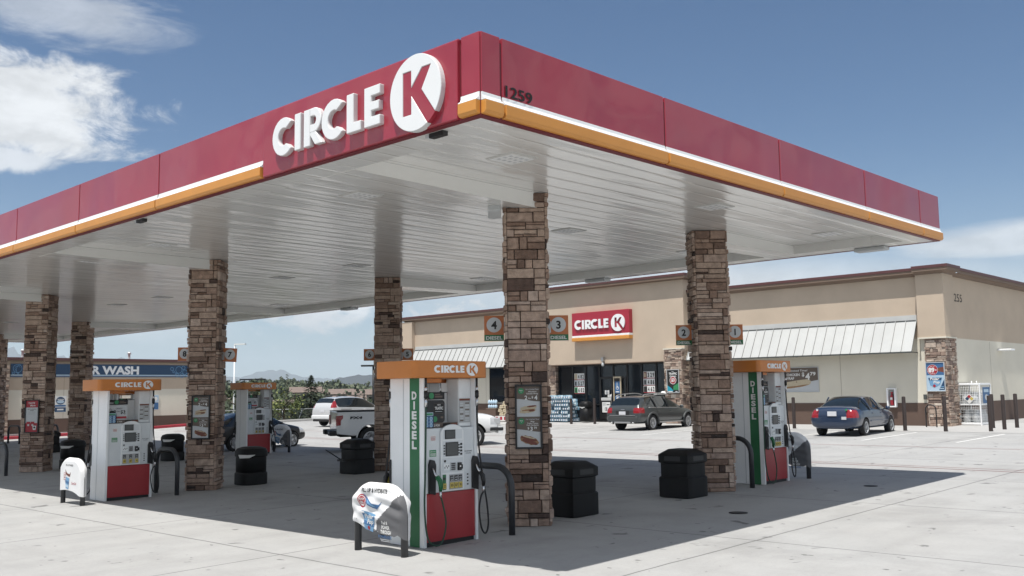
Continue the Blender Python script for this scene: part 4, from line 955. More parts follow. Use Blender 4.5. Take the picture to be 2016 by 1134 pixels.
mb = MB(); mb.tube([(0, -.2, -.02), (0, -.2, .68)]+[(0, -.2+.2-.2*math.cos(a), .68+.2*math.sin(a)) for a in [PI*k/10 for k in range(1, 10)]]+[(0, .2, .68), (0, .2, -.02)], .024, 'black', 10)
tag(mb.build('bicycle_rack', None, at(31.95, 7.48)), 'thin black bicycle hoop in front of the stone corner pier', 'bicycle rack')
# bottled water, jugs, firewood
M['waterpack'] = mat('water_pack_film', (.40, .52, .60), .25, island=[(0, (.30, .46, .56)), (.5, (.55, .66, .70)), (1, (.20, .36, .48))])
def water_case():
    mb = MB()
    for i in range(6):
        for j in range(2):
            T = Matrix.Translation((-.07+.14*j, -.19+.077*i, 0)); mb.lathe([(.034, .004), (.036, .06), (.035, .13), (.014, .175), (.014, .19)], 'waterpack', 8, T)
    mb.box(-.14, -.139, -.225, .225, .05, .1, 'midblue'); mb.box(-.145, .145, -.23, .23, .0, .003, 'waterpack')
    for k in range(3): mb.box(-.1425, -.1395, -.2+.15*k, -.12+.15*k, .03, .115, 'paper')
    return mb.build('water_case')
wc = None
rows = [(0, [27.75, 27.27, 26.79, 26.31]), (1, [27.6, 27.12, 26.64, 26.16]), (2, [27.4, 26.92, 26.3]), (3, [27.5, 26.75, 26.2]), (4, [26.75, 26.25]), (5, [27.2, 26.72, 26.24, 25.76]), (6, [27.1, 26.6, 26.1])]
under = {(4, 0): 0}
for r, ysl in rows:
    for y in ysl:
        if wc is None: wc = o = water_case()
        else: o = wc.copy(); COL.objects.link(o)
        o.location = (31.85+random.uniform(-.02, .02), y, .452+r*.197); tag(o, 'shrink wrapped case of water bottles stacked by the shop window', 'water case', 'cases of water by the shop entrance')
for r, ysl in ((0, [27.75, 27.27, 26.79, 26.31, 25.83]), (1, [27.5, 27., 26.5, 26.02]), (2, [27.6, 27.1, 26.6, 26.1]), (3, [27.4, 26.9, 26.4, 25.9]), (4, [27.5, 27., 26.5, 26.]), (5, [27.2, 26.72, 26.24]), ):
    for y in ysl:
        o = wc.copy(); COL.objects.link(o); o.location = (32.17, y, .452+r*.197); tag(o, 'shrink wrapped case of water bottles stacked by the shop window', 'water case', 'cases of water by the shop entrance')
t = thing('litter_bin', 'black litter bin with white bag edge beside the shop door', 'litter bin', (31.9, 24.95, .45)); mb = MB(); mb.lathe([(.26, 0), (.3, .02), (.3, .75)], 'can', 20, pw=3); mb.build('body', t); mb = MB(); mb.lathe([(.3, .75), (.33, .78), (.31, .95), (.2, 1.05), (.1, 1.06)], 'can', 20, pw=3); mb.build('lid', t); mb = MB(); mb.flat([(-.22, .76), (.0, .68), (.2, .75), (.05, .78)], (-.312, 0, 0), UF, Z3, 'paper'); mb.build('bag_edge', t)
t0 = None
for r in range(2):
    for k in range(4):
        if t0 is None:
            t0 = o = thing('washer_jug', 'blue windscreen washer jug on the stack by the shop wall', 'jug', group='washer fluid jugs'); mb = MB(); mb.lathe([(.07, 0), (.08, .02), (.08, .15), (.03, .2)], 'paleblue', 10); mb.build('bottle', o); mb = MB(); mb.lathe([(.028, .2), (.022, .24)], 'paper', 8); mb.build('cap', o)
        else: o = copy_tree(t0)
        o.location = (31.75, 31.35+.18*k, 1.13+.25*r)
mb = MB(); mb.box(-.15, .15, 0, .76, 0, .62, 'brown'); mb.box(-.16, .16, -.02, .78, .62, .66, 'cornice'); tag(mb.build('display_rack', None, (31.75, 31.25, .46)), 'low brown display rack carrying blue jugs by the shop wall', 'rack')
w0 = None
for r in range(4):
    for k in range(3-(r > 2)):
        if w0 is None:
            mb = MB(); rnd = random.Random(2)
            for a, b in ((-.1, .06), (.0, .05), (.1, .06), (-.05, .15), (.06, .14)): mb.tube([(-.2, a, b), (.2, a+rnd.uniform(-.02, .02), b)], .05, 'bunlight', 7)
            w0 = o = mb.build('firewood_bundle')
        else: o = w0.copy(); COL.objects.link(o)
        o.location = (31.7, 30.0+.36*k+.1*(r % 2), .72+.2*r); tag(o, 'pale firewood bundle piled by the shop wall behind the pickup nose', 'firewood', 'firewood bundles')
mb = MB(); mb.box(-.3, .3, 0, 1.3, 0, .24, 'paper'); 
for k in range(4): mb.rect(-1.25+.32*k, -1.05+.32*k, .03, .21, (-.303, 0, 0), UF, Z3, 'printred')
tag(mb.build('display_pallet', None, (31.7, 29.8, .46)), 'white and red boxed base under the firewood', 'pallet')

# ------------------------------------------------------------------ car wash
cw = thing('car_wash', 'low beige car wash building with navy CAR WASH band at left', 'car wash', (12.2, 50., -.06))
x0, x1, dp = -9., 11.25, 9.
mb = MB()
for (a, b, z0, z1, m) in ((x0, x1, .93, 2.56, 'cream'), (x0, x1, 2.56, 4.15, 'tan')): mb.box(a, b, 0, dp, z0, z1, m)
mb.build('wall', cw); mb = MB(); mb.box(x0-.02, x1+.02, -.02, dp+.02, -.3, .93, 'brown'); mb.build('wall_base', cw)
mb = MB(); mb.box(x0-.12, x1+.12, -.12, dp+.12, 4.151, 4.24, 'cornice'); mb.box(x0-.16, x1+.16, -.16, dp+.16, 4.241, 4.38, 'coping'); mb.build('cornice', cw)
o = stone_prism(.45, .5, 3.9, 31, 'stone_sunlit').build('stone_pier', cw); o.location = (-.15, 0, 0)
mb = MB()
for x in (3.1, 7.4): mb.box(x-.006, x+.006, -.004, -.001, .94, 4.1, 'cornice')
mb.build('control_joint', cw)
for x, h in ((5.03, .52), (7.42, .36), (1.2, .4)):
    mb = MB(); T = Matrix.Translation((x, 1.2, 4.36)); mb.lathe([(.09, 0), (.07, .1), (.07, h), (.11, h+.02), (.11, h+.1), (.04, h+.14)], 'flue', 12, T); mb.build('roof_vent', cw)
t = thing('car_wash_sign', 'navy CAR WASH sign band with bubbles along the car wash wall', 'sign', (12.2, 49.995, -.06))
mb = MB(); mb.box(.18, 10.85, -.06, -.002, 3.43, 4.03, 'navy'); mb.build('panel', t); mb = MB(); mb.box(.18, 10.85, -.055, -.002, 3.36, 3.428, 'paleblue'); mb.box(.18, 10.85, -.055, -.002, 3.29, 3.33, 'midblue'); mb.build('stripe', t)
mb = MB(); mb.text('CAR WASH', 5.52, 3.705, .47, (0, -.064, 0), X3, Z3, 'letter', w=3.92, bold=.045); mb.build('lettering', t)
mb = MB(); O = V3((0, -.063, 0)); rnd = random.Random(5)
def ring(cx, cz, r, m='skyblue', w=.025, a0=0, a1=360):
    mb.prism(arc(cx, cz, r, a0, a1, 26)+arc(cx, cz, r-w, a1, a0, 26), O-Y3*.002*ring.k, X3, Z3, 0, m); ring.k += 1
ring.k = 1
for cx, cz, r in ((9.6, 3.8, .11), (9.7, 3.62, .07), (10.05, 3.74, .22), (10.35, 3.88, .12), (10.45, 3.6, .16), (10.68, 3.75, .1), (9.85, 3.52, .06), (9.95, 3.4, .12), (10.25, 3.38, .14), (10.6, 3.42, .12)): ring(cx, cz, r)
ring(.52, 3.76, .24); ring(.52, 3.76, .15, w=.02, a0=20, a1=250); ring(.72, 3.7, .28, w=.02, a0=95, a1=215); ring(.3, 3.5, .07); ring(.55, 3.48, .05)
mb.build('bubbles', t, keepn=True)
def cw_poster(x, label, w, kind):
    t = thing('wall_poster', label, 'poster', (12.2+x, 49.99, 1.22)); mb = MB(); O = V3((0, -.01, 0)); mb.rect(-w/2, w/2, 0, .93, O, X3, Z3, 'paper', .02); p = O-Y3*.024
    if kind:
        mb.rect(-w/2+.02, w/2-.02, .02, .28, p, X3, Z3, 'navy'); mb.disc(0, .66, .25, p, X3, Z3, 'navy', r2=.22); mb.disc(0, .6, .2, p-Y3*.002, X3, Z3, 'paleblue', r2=.09); mb.rect(-w/2+.03, w/2-.03, .32, .42, p, X3, Z3, 'midblue'); mb.text('WASH', 0, .72, .09, p-Y3*.004, X3, Z3, 'paper', bold=.03); mb.rect(-.18, .18, .12, .2, p-Y3*.004, X3, Z3, 'paper'); mb.rect(-.2, .2, .06, .08, p-Y3*.004, X3, Z3, 'skyblue')
    else: mb.rect(-w/2+.02, w/2-.02, .5, .9, p, X3, Z3, 'paleblue'); mb.rect(-w/2+.02, w/2-.02, .03, .46, p, X3, Z3, 'midblue'); mb.disc(.05, .68, .12, p-Y3*.002, X3, Z3, 'paper')
    mb.build('poster_sheet', t, keepn=True)
cw_poster(2.92, 'navy and white wash menu poster on the car wash wall between the two left columns', .66, 1)
cw_poster(8.55, 'pale blue poster on the car wash wall behind the left dispenser', .5, 0)
mb = MB(); mb.box(11.26, 11.32, .3, .42, 1.5, 1.7, 'lightgrey'); mb.build('utility_box', cw)

# ------------------------------------------------------------------ light poles
def lamp(loc, label, h, m, heads, r=.08):
    t = thing('light_pole', label, 'light pole', loc); mb = MB(); mb.tube([(0, 0, 0), (0, 0, h)], [r, r*.8], m, 8); mb.build('pole', t)
    for a, l in heads:
        mb = MB(); T = Matrix.Rotation(a, 4, 'Z'); mb.box(0, l, -.16, .16, h-.06, h+.08, m, T); mb.build('lamp_head', t)
M['poledark'] = mat('pole_dark_bronze', (.02, .02, .022), .5)
lamp((42.35, 56.05, -1.2), 'dark double headed light pole beyond the white minivan', 5.5, 'poledark', ((-.7, 1.), (2.4, 1.)), .1)
lamp((42.2, 74.3, -4), 'dark double headed light pole just above the far dispenser cap', 7.5, 'poledark', ((-.6, 1.2), (2.5, 1.2)))
lamp((48.27, 88.17, -5.), 'tall white light pole rising behind the sign 7', 12.6, 'white', ((-1.0, 1.3),), .09)

# ------------------------------------------------------------------ chain link fence
M['wire'] = mat('fence_wire', (.10, .10, .095), .6, .3)
f = thing('chain_link_fence', 'low chain link fence with grey posts along the edge of the lot', 'fence', (24.2, 49.4, -.15))
A, B = V3((0, 0, 0)), V3((19, -3.2, 0)); n = 8
for k in range(n+1):
    p = A.lerp(B, k/n); mb = MB(); mb.tube([p, p+Z3*1.25], .032, 'steel', 8); mb.build('post', f)
mb = MB(); mb.tube([A+Z3*1.22, B+Z3*1.22], .022, 'steel', 6); mb.build('top_rail', f)
mb = MB(); d = (B-A).normalized(); Lf = (B-A).length; s = .11
k = -12
while k*s < Lf:
    for sg in (1, -1):
        a = k*s if sg > 0 else k*s+1.2; b = a+1.2*sg
        za, zb = .02, 1.2
        lo, hi = min(a, b), max(a, b)
        if lo >= 0 and hi <= Lf: mb.tube([A+d*a+Z3*za, A+d*b+Z3*zb], .0045, 'wire', 3, False)
    k += 1
mb.build('mesh', f)
mb = MB(); p = A.lerp(B, .3); mb.tube([p, p+d*.45+Z3*1.2], .03, 'steel', 8); mb.build('brace', f)

# ------------------------------------------------------------------ vehicles (x forward, origin under the rear axle)
M['tyre'] = mat('tyre_rubber', (.012, .012, .013), .8)
M['rim'] = mat('alloy_wheel', (.62, .63, .64), .35, .4)
M['rimdark'] = mat('wheel_recess', (.03, .03, .032), .5)
M['carglass'] = mat('car_glass', (.010, .014, .016), .04, coat=.3)
M['well'] = mat('wheel_well', (.006, .006, .006), .9)
M['lamp_red'] = mat('tail_lamp_red', (.26, .008, .014), .15, coat=.6)
M['lamp_clear'] = mat('lamp_clear', (.45, .46, .47), .15, coat=.6)
M['trim'] = mat('car_black_trim', (.015, .015, .016), .5)
def paint(name, c, metal=.35): return mat(name, c, .32, metal, coat=1.)
M['p_blue'] = paint('paint_dark_blue', (.010, .026, .064), .15)
M['p_green'] = paint('paint_grey_green', (.052, .060, .062))
M['p_white'] = paint('paint_white', (.72, .73, .73), 0)
M['p_silver'] = paint('paint_pale_silver', (.60, .61, .62), .2)
M['p_black'] = mat('paint_black', (.007, .007, .008), .4, .1, coat=.25)
M['clad'] = mat('grey_cladding', (.05, .054, .055), .55)
def wheel(R, W, spokes=5, five=True):
    """wheel about the y axis at the origin, outer side towards -y; returns (tyre builder, rim builder)"""
    T = Matrix.Rotation(PI/2, 4, 'X')
    ty = MB(); ty.lathe([(R*.66, -W/2), (R*.9, -W/2), (R*.985, -W*.36), (R, 0), (R*.985, W*.36), (R*.9, W/2), (R*.66, W/2), (R*.64, W*.4)], 'tyre', 28, T)
    ri = MB(); ri.lathe([(R*.67, -W*.3), (R*.67, W*.44), (R*.62, W*.47), (R*.58, W*.30), (.02, W*.22)], 'rimdark', 28, T)
    ri.lathe([(R*.6, W*.40), (R*.665, W*.40), (R*.67, W*.47), (R*.61, W*.48), (R*.585, W*.4)], 'rim', 28, T)
    for k in range(spokes):
        a = 2*PI*k/spokes+.3; Q = T @ Matrix.Rotation(a, 4, 'Z')
        w1, w2 = (.055, .036) if spokes < 6 else (.03, .026)
        v = [(R*.08, -w1, W*.36), (R*.62, -w2, W*.42), (R*.62, w2, W*.42), (R*.08, w1, W*.36)]
        top = [ri.bm.verts.new(Q @ V3(p)) for p in v]; bot = [ri.bm.verts.new(Q @ V3((p[0], p[1]*1.2, p[2]-.035))) for p in v]; i = ri.mi('rim')
        ri.bm.faces.new(top).material_index = i
        for j in range(4): ri.bm.faces.new((bot[j], bot[(j+1) % 4], top[(j+1) % 4], top[j])).material_index = i
    ri.lathe([(R*.17, W*.2), (R*.17, W*.42), (R*.1, W*.45), (.01, W*.45)], 'rim', 14, T)
    return ty, ri
def car(name, label, cat, loc, rz, st, glass_side, glass_top, pm, R, WB, track, lamps=(), doors=(), spokes=5, clad=None, tilt=0, wellR=None):
    """st: stations (x, zbottom, wbottom, zmid, wmid, zbelt, wbelt, zroof, wroof, zcentre) from rear to front"""
    t = thing(name, label, cat, loc, rz); mb = MB(); ip = mb.mi(pm); ig = mb.mi('carglass'); iw = mb.mi('well'); ic = mb.mi(clad or pm)
    rings = []
    for (x, zb, wb, zm, wm, zt, wt, zr, wr, zc) in st:
        pr = [(0, zb), (wb*.75, zb), (wb, zb+.05), (wb+(wm-wb)*.8, zb+(zm-zb)*.45), (wm, zm), (wt, zt), (wr, zr), (wr*.72, zr+(zc-zr)*.7), (0, zc)]
        full = [(y, z) for y, z in pr]+[(-y, z) for y, z in pr[-2:0:-1]]
        rings.append([mb.bm.verts.new((x, y, z)) for y, z in full])
    n = len(rings[0])
    for i, (a, b) in enumerate(zip(rings, rings[1:])):
        for k in range(n):
            f = mb.bm.faces.new((a[k], a[(k+1) % n], b[(k+1) % n], b[k])); kk = k if k < 8 else n-1-k
            f.material_index = ig if (kk == 5 and i in glass_side) or (kk in (6, 7) and i in glass_top) else ip
    mb.bm.faces.new(rings[0]).material_index = ip; mb.bm.faces.new(rings[-1][::-1]).material_index = ip
    bmesh.ops.recalc_face_normals(mb.bm, faces=mb.bm.faces)
    # firm up the window outlines
    cr = mb.bm.edges.layers.float.new('crease_edge')
    for e in mb.bm.edges:
        ms = {f.material_index for f in e.link_faces}
        if len(ms) > 1: e[cr] = .75
    me = bpy.data.meshes.new('shell'); mb.bm.to_mesh(me)
    for m in mb.mats: me.materials.append(m)
    sh = bpy.data.objects.new('shell', me); COL.objects.link(sh)
    cu = MB(); cu.mi('well')
    rw = wellR or R*1.13
    for x in (0, WB):
        for s in (-1, 1):
            cu.tube([(x, s*(track-.26), R), (x, s*(track+.6), R)], rw, 'well', 32)
    cme = bpy.data.meshes.new('cut'); bmesh.ops.recalc_face_normals(cu.bm, faces=cu.bm.faces); cu.bm.to_mesh(cme); cme.materials.append(M['well'])
    co = bpy.data.objects.new('cut', cme); COL.objects.link(co)
    md = sh.modifiers.new('s', 'SUBSURF'); md.levels = 3; md.render_levels = 3
    bo = sh.modifiers.new('b', 'BOOLEAN'); bo.operation = 'DIFFERENCE'; bo.object = co; bo.solver = 'EXACT'; bo.material_mode = 'TRANSFER'
    dg = bpy.context.evaluated_depsgraph_get(); dg.update()
    ev = bpy.data.meshes.new_from_object(sh.evaluated_get(dg), depsgraph=dg)
    names = [m.name if m else '' for m in ev.materials]
    for ob in (sh, co): bpy.data.objects.remove(ob)
    bm = bmesh.new(); bm.from_mesh(ev); bm.faces.ensure_lookup_table()
    gi = names.index(M['carglass'].name); pi = names.index((M[pm]).name); wi = names.index(M['well'].name)
    groups = {}
    # windows by connected island, lamps and doors by region
    seen = set()
    for f in bm.faces:
        if f.index in seen or f.material_index != gi: continue
        stack, isl = [f], []; seen.add(f.index)
        while stack:
            q = stack.pop(); isl.append(q)
            for e in q.edges:
                for g in e.link_faces:
                    if g.index not in seen and g.material_index == gi: seen.add(g.index); stack.append(g)
        c = sum((q.calc_center_median() for q in isl), V3())/len(isl); nm = sum((q.normal for q in isl), V3()).normalized()
        nmn = 'side_window' if abs(nm.y) > .6 else ('windscreen' if nm.x > 0 else 'rear_window')
        groups[(nmn, len(groups))] = (isl, 'carglass')
    for f in bm.faces:
        if f.material_index in (gi,): continue
        c = f.calc_center_median()
        if f.material_index == pi:
            done = False
            for ln, lm, test in lamps:
                if test(c):
                    key = (ln, 100+(c.y > 0)+2*(c.x > 1)); groups.setdefault(key, ([], lm))[0].append(f); done = True; break
            if done: continue
            if clad and abs(f.normal.y) > .3 and c.z < (R*1.02) and False: pass
            for j, (a, b, za, zbm) in enumerate(doors):
                if a < c.x < b and za < c.z < zbm and abs(f.normal.y) > .45:
                    groups.setdefault(('door', 200+2*j+(c.y > 0)), ([], pm))[0].append(f); done = True; break
            if done: continue
            groups.setdefault(('body', 300), ([], pm))[0].append(f)
        else: groups.setdefault(('wheel_arch', 301), ([], 'well'))[0].append(f)
    objs = {}
    for (nmn, k), (fs, m) in groups.items():
        b2 = bmesh.new(); vm = {}
        for f in fs:
            vs = []
            for v in f.verts:
                if v.index not in vm: vm[v.index] = b2.verts.new(v.co)
                vs.append(vm[v.index])
            try: b2.faces.new(vs)
            except ValueError: pass
        m2 = bpy.data.meshes.new(nmn); b2.to_mesh(m2); b2.free(); m2.materials.append(M[m])
        for p in m2.polygons: p.use_smooth = True
        m2.set_sharp_from_angle(angle=math.radians(38))
        ob = bpy.data.objects.new(nmn, m2); COL.objects.link(ob); ob.parent = t; objs.setdefault(nmn, []).append(ob)
    bm.free(); bpy.data.meshes.remove(ev)
    for x in (0, WB):
        for s in (-1, 1):
            ty, ri = wheel(R, .21, spokes); w = bpy.data.objects.new('wheel', None); COL.objects.link(w); w.parent = t; w.location = (x, s*(track-.01), R); w.rotation_euler.z = 0 if s < 0 else PI
            ty.build('tyre', w); ri.build('rim', w, smooth=30)
    return t, objs
def carbox(t, name, x0, x1, y0, y1, z0, z1, m, bev=.012):
    mb = MB(); mb.box(x0, x1, y0, y1, z0, z1, m); return mb.build(name, t, bevel=bev)
def mirror(t, x, y, z, m):
    for s in (-1, 1):
        mb = MB(); mb.lathe([(.0, -.08), (.06, -.07), (.075, 0), (.06, .07), (.0, .085)], m, 12, Matrix.Translation((x, s*(y+.1), z)) @ Matrix.Rotation(PI/2, 4, 'X') @ Matrix.Scale(.8, 4, (1, 0, 0)), sx=1.0); mb.tube([(x+.03, s*(y-.06), z-.04), (x, s*(y+.06), z-.02)], .02, 'trim', 6); mb.build('wing_mirror', t)
# --- blue saloon
def saloon(label, loc, rz, pm):
    st = [(-.93, .42, .50, .52, .62, .62, .62, .66, .56, .68),
          (-.90, .30, .62, .52, .75, .70, .74, .80, .66, .82),
          (-.82, .27, .70, .55, .83, .78, .80, .98, .68, 1.01),
          (-.62, .26, .74, .57, .85, .84, .83, 1.01, .68, 1.05),
          (-.34, .25, .76, .58, .855, .88, .835, 1.03, .66, 1.07),
          (-.02, .24, .77, .58, .86, .90, .835, 1.20, .60, 1.245),
          (.42, .24, .77, .58, .86, .91, .835, 1.34, .565, 1.395),
          (.95, .24, .77, .58, .86, .91, .835, 1.37, .56, 1.425),
          (1.45, .24, .77, .58, .86, .90, .835, 1.345, .555, 1.395),
          (1.98, .24, .77, .58, .86, .88, .83, 1.15, .60, 1.19),
          (2.42, .24, .76, .58, .855, .86, .82, .92, .66, .965),
          (2.85, .25, .74, .58, .84, .82, .79, .85, .64, .89),
          (3.25, .27, .68, .55, .78, .72, .72, .76, .58, .79),
          (3.46, .32, .56, .50, .64, .58, .58, .64, .46, .66)]
    t, ob = car('saloon_car', label, 'car', loc, rz, st, (4, 5, 6, 7, 8), (4, 5, 8, 9), pm, .315, 2.615, .76,
        lamps=(('tail_light', 'lamp_red', lambda c: c.x < -.62 and .66 < c.z < .93 and abs(c.y) > .50 and c.x < -.62), ('headlight', 'lamp_clear', lambda c: c.x > 3.0 and .58 < c.z < .78 and abs(c.y) > .4)),
        doors=((.5, 1.32, .33, .9), (1.34, 2.2, .33, .9)))
    for s in (-1, 1):
        for x in (1.40, .46): # window pillars
            mb = MB(); mb.tube([(x, s*.852, .9), (x-.06, s*.72, 1.16), (x-.13, s*.585, 1.355)], .026, pm, 6); mb.build('window_pillar', t)
        for x in (.62, 1.5): carbox(t, 'door_handle', x, x+.17, *sorted((s*.845, s*.872)), .78, .81, pm)
        mb = MB(); mb.tube(bez([(-.55, s*.865, .56), (.3, s*.88, .53)], 3), .012, pm, 6); 
        carbox(t, 'side_moulding', .45, 2.2, *sorted((s*.855, s*.876)), .5, .55, pm)
    carbox(t, 'number_plate', -.945, -.925, -.16, .16, .72, .88, 'plate', .004)
    mb = MB(); mb.lathe([(.02, -.93), (.03, -.92)], 'chrome', 10, Matrix.Rotation(-PI/2, 4, 'Y') @ Matrix.Translation((.92, 0, 0))); mb.build('badge', t)
    mirror(t, 2.0, .84, .95, pm)
    return t
tb = saloon('dark blue four door saloon parked facing the cream shop wall', (26.12, 8.41, .33), .071, 'p_blue')
mb = MB(); o = V3((-.936, 0, 0)); mb.disc(.6, .88, .035, (-.86, 0, 0), UF, Z3, 'paper', n=12) if False else mb.box(-.93, -.9, .5, .56, .9, .96, 'paper'); mb.box(-.92, -.88, -.53, -.47, .9, .97, 'printgreen'); mb.build('sticker', tb)
mb = MB(); mb.prism([(-.34, .58), (-.16, .60), (-.2, .66), (-.3, .72), (-.38, .70), (-.4, .62)], (-.905, -.1, 0), -Y3, Z3, .02, 'lightgrey') if False else mb.box(-.935, -.90, -.5, -.33, .6, .7, 'lightgrey'); mb.build('bumper_damage', tb)
# --- grey green estate
def estate(label, loc, rz):
    st = [(-.97, .45, .56, .55, .68, .64, .68, .68, .60, .70),
          (-.95, .36, .68, .58, .82, .78, .80, .84, .72, .86),
          (-.92, .33, .76, .60, .88, .86, .85, .97, .76, .99),
          (-.84, .31, .80, .62, .90, .93, .87, 1.07, .76, 1.09),
          (-.55, .30, .83, .63, .905, .97, .875, 1.36, .66, 1.40),
          (-.42, .30, .83, .63, .905, .97, .875, 1.42, .645, 1.465),
          (.15, .30, .84, .63, .905, .965, .875, 1.46, .63, 1.51),
          (.85, .30, .84, .63, .905, .955, .875, 1.47, .625, 1.525),
          (1.40, .30, .84, .63, .905, .945, .87, 1.43, .62, 1.485),
          (2.0, .30, .84, .63, .90, .925, .865, 1.20, .66, 1.24),
          (2.45, .30, .83, .63, .89, .90, .85, .96, .70, 1.0),
          (2.95, .31, .80, .62, .87, .86, .82, .89, .68, .93),
          (3.4, .34, .74, .59, .82, .76, .76, .79, .62, .82),
          (3.72, .40, .58, .55, .66, .62, .60, .66, .48, .68)]
    t, ob = car('estate_car', label, 'car', loc, rz, st, (5, 6, 7, 8), (3, 8, 9), 'p_green', .34, 2.755, .80,
        lamps=(('tail_light', 'lamp_red', lambda c: c.x < -.58 and .76 < c.z < .985 and abs(c.y) > .56), ('headlight', 'lamp_clear', lambda c: c.x > 3.15 and .66 < c.z < .86 and abs(c.y) > .45)),
        doors=((.30, 1.22, .4, .95), (1.24, 2.25, .4, .95)), wellR=.40)
    for s in (-1, 1):
        mb = MB(); mb.tube(bez([(-.42, s*.70, 1.47), (-.2, s*.66, 1.535), (.8, s*.645, 1.58), (1.35, s*.65, 1.53), (1.45, s*.66, 1.475)], 5), .022, 'alu', 8); mb.build('roof_rail', t)
        for x in (.28, 1.22):
            mb = MB(); mb.tube([(x, s*.892, .96), (x-.04, s*.77, 1.24), (x-.08, s*.652, 1.455)], .03, 'trim', 6); mb.build('window_pillar', t)
        mb = MB(); mb.tube(bez([(-.3, s*.892, .985), (.9, s*.898, .972), (2.1, s*.885, .945)], 4), .012, 'alu', 6); mb.build('window_trim', t)
        carbox(t, 'sill_trim', .42, 2.35, *sorted((s*.86, s*.905)), .33, .385, 'alu')
        for x in (.36, 1.3): carbox(t, 'door_handle', x, x+.19, *sorted((s*.89, s*.922)), .8, .84, 'p_green')
        for cx in (0, 2.755): # wheel arch mouldings
            mb = MB(); pts = [V3((cx+.425*math.cos(a), s*.897, .34+.425*math.sin(a))) for a in [PI*(-.05+1.1*k/16) for k in range(17)]]; mb.tube(pts, .045, 'clad', 8); mb.build('arch_moulding', t)
    mb = MB(); mb.box(-1.0, -.93, -.66, .66, .655, .675, 'alu'); mb.build('bumper_trim', t)
    carbox(t, 'bumper', -1.0, -.86, -.78, .78, .36, .64, 'clad', .05)
    carbox(t, 'skid_plate', -1.02, -.9, -.42, .42, .33, .4, 'alu', .02)
    mb = MB(); mb.tube([(-1.02, .55, .36), (-.85, .55, .36)], .04, 'chrome', 10); mb.tube([(-1.02, -.55, .36), (-.85, -.55, .36)], .04, 'chrome', 10); mb.build('exhaust', t)
    carbox(t, 'plate_recess', -.972, -.93, -.34, .34, .70, .86, 'trim', .01); carbox(t, 'number_plate', -.985, -.96, -.17, .17, .69, .83, 'plate', .004)
    carbox(t, 'badge', -.945, -.92, -.1, .1, .89, .925, 'chrome', .01)
    mirror(t, 2.12, .87, 1.0, 'p_green')
    mb = MB(); mb.box(.75, 1.42, -.60, -.44, 1.52, 1.60, 'paper'); mb.lathe([(.12, 0), (.14, .08), (.06, .16)], 'paper', 9, Matrix.Translation((1.42, -.5, 1.5))); mb.build('roof_load', t)
    return t
estate('dark grey green estate car parked facing the shop entrance', (26.95, 18.1, gz(27, 18)-.03), .018)
# --- white minivan
def minivan(label, loc, rz):
    st = [(-.84, .42, .58, .55, .70, .64, .70, .70, .62, .72),
          (-.82, .32, .66, .58, .80, .82, .80, .90, .72, .92),
          (-.78, .29, .72, .60, .86, .96, .84, 1.08, .74, 1.10),
          (-.68, .28, .76, .62, .87, 1.02, .855, 1.26, .70, 1.29),
          (-.45, .27, .79, .62, .875, 1.04, .86, 1.50, .62, 1.55),
          (-.2, .27, .79, .62, .875, 1.04, .86, 1.55, .60, 1.605),
          (.6, .26, .80, .62, .875, 1.03, .86, 1.58, .59, 1.64),
          (1.3, .26, .80, .62, .875, 1.01, .855, 1.56, .585, 1.62),
          (1.8, .26, .80, .62, .87, .99, .85, 1.46, .59, 1.52),
          (2.45, .26, .79, .62, .865, .97, .84, 1.18, .66, 1.22),
          (2.9, .27, .77, .60, .84, .92, .80, .98, .66, 1.01),
          (3.3, .30, .70, .57, .78, .80, .74, .84, .60, .87),
          (3.6, .36, .56, .52, .62, .62, .60, .66, .48, .68)]
    t, ob = car('minivan', label, 'minivan', loc, rz, st, (4, 5, 6, 7, 8), (3, 8, 9), 'p_silver', .32, 2.75, .78,
        lamps=(('tail_light', 'lamp_red', lambda c: c.x < -.38 and 1.02 < c.z < 1.42 and abs(c.y) > .66 and c.x < -.45), ('headlight', 'lamp_clear', lambda c: c.x > 3.05 and .66 < c.z < .88 and abs(c.y) > .42)),
        doors=((.35, 1.3, .36, 1.02), (1.32, 2.35, .36, 1.02)))
    carbox(t, 'number_plate', -.845, -.81, -.16, .16, .76, .9, 'plate', .004); carbox(t, 'bumper', -.9, -.75, -.8, .8, .4, .62, 'p_white', .05); carbox(t, 'lower_bumper', -.87, -.7, -.7, .7, .28, .395, 'trim', .03)
    for s in (-1, 1):
        for x in (.5, 1.45): carbox(t, 'door_handle', x, x+.18, *sorted((s*.865, s*.892)), .88, .91, 'p_white')
        mb = MB(); mb.tube([(-.2, s*.875, .93), (.6, s*.88, .92)], .012, 'trim', 6); mb.build('slide_rail', t)
        mb = MB(); mb.tube(bez([(-.3, s*.56, 1.62), (.6, s*.55, 1.69), (1.5, s*.55, 1.62)], 5), .02, 'trim', 6); mb.build('roof_rail', t)
    mirror(t, 2.3, .86, 1.06, 'p_white')
    return t
minivan('pale silver minivan seen from behind at the far edge of the lot', (25.0, 37.4, .28), .095)
# --- dark saloon at the far pump
saloon('black saloon standing behind the far dispenser', (11.9, 26.2, gz(12, 26)), .07, 'p_black')
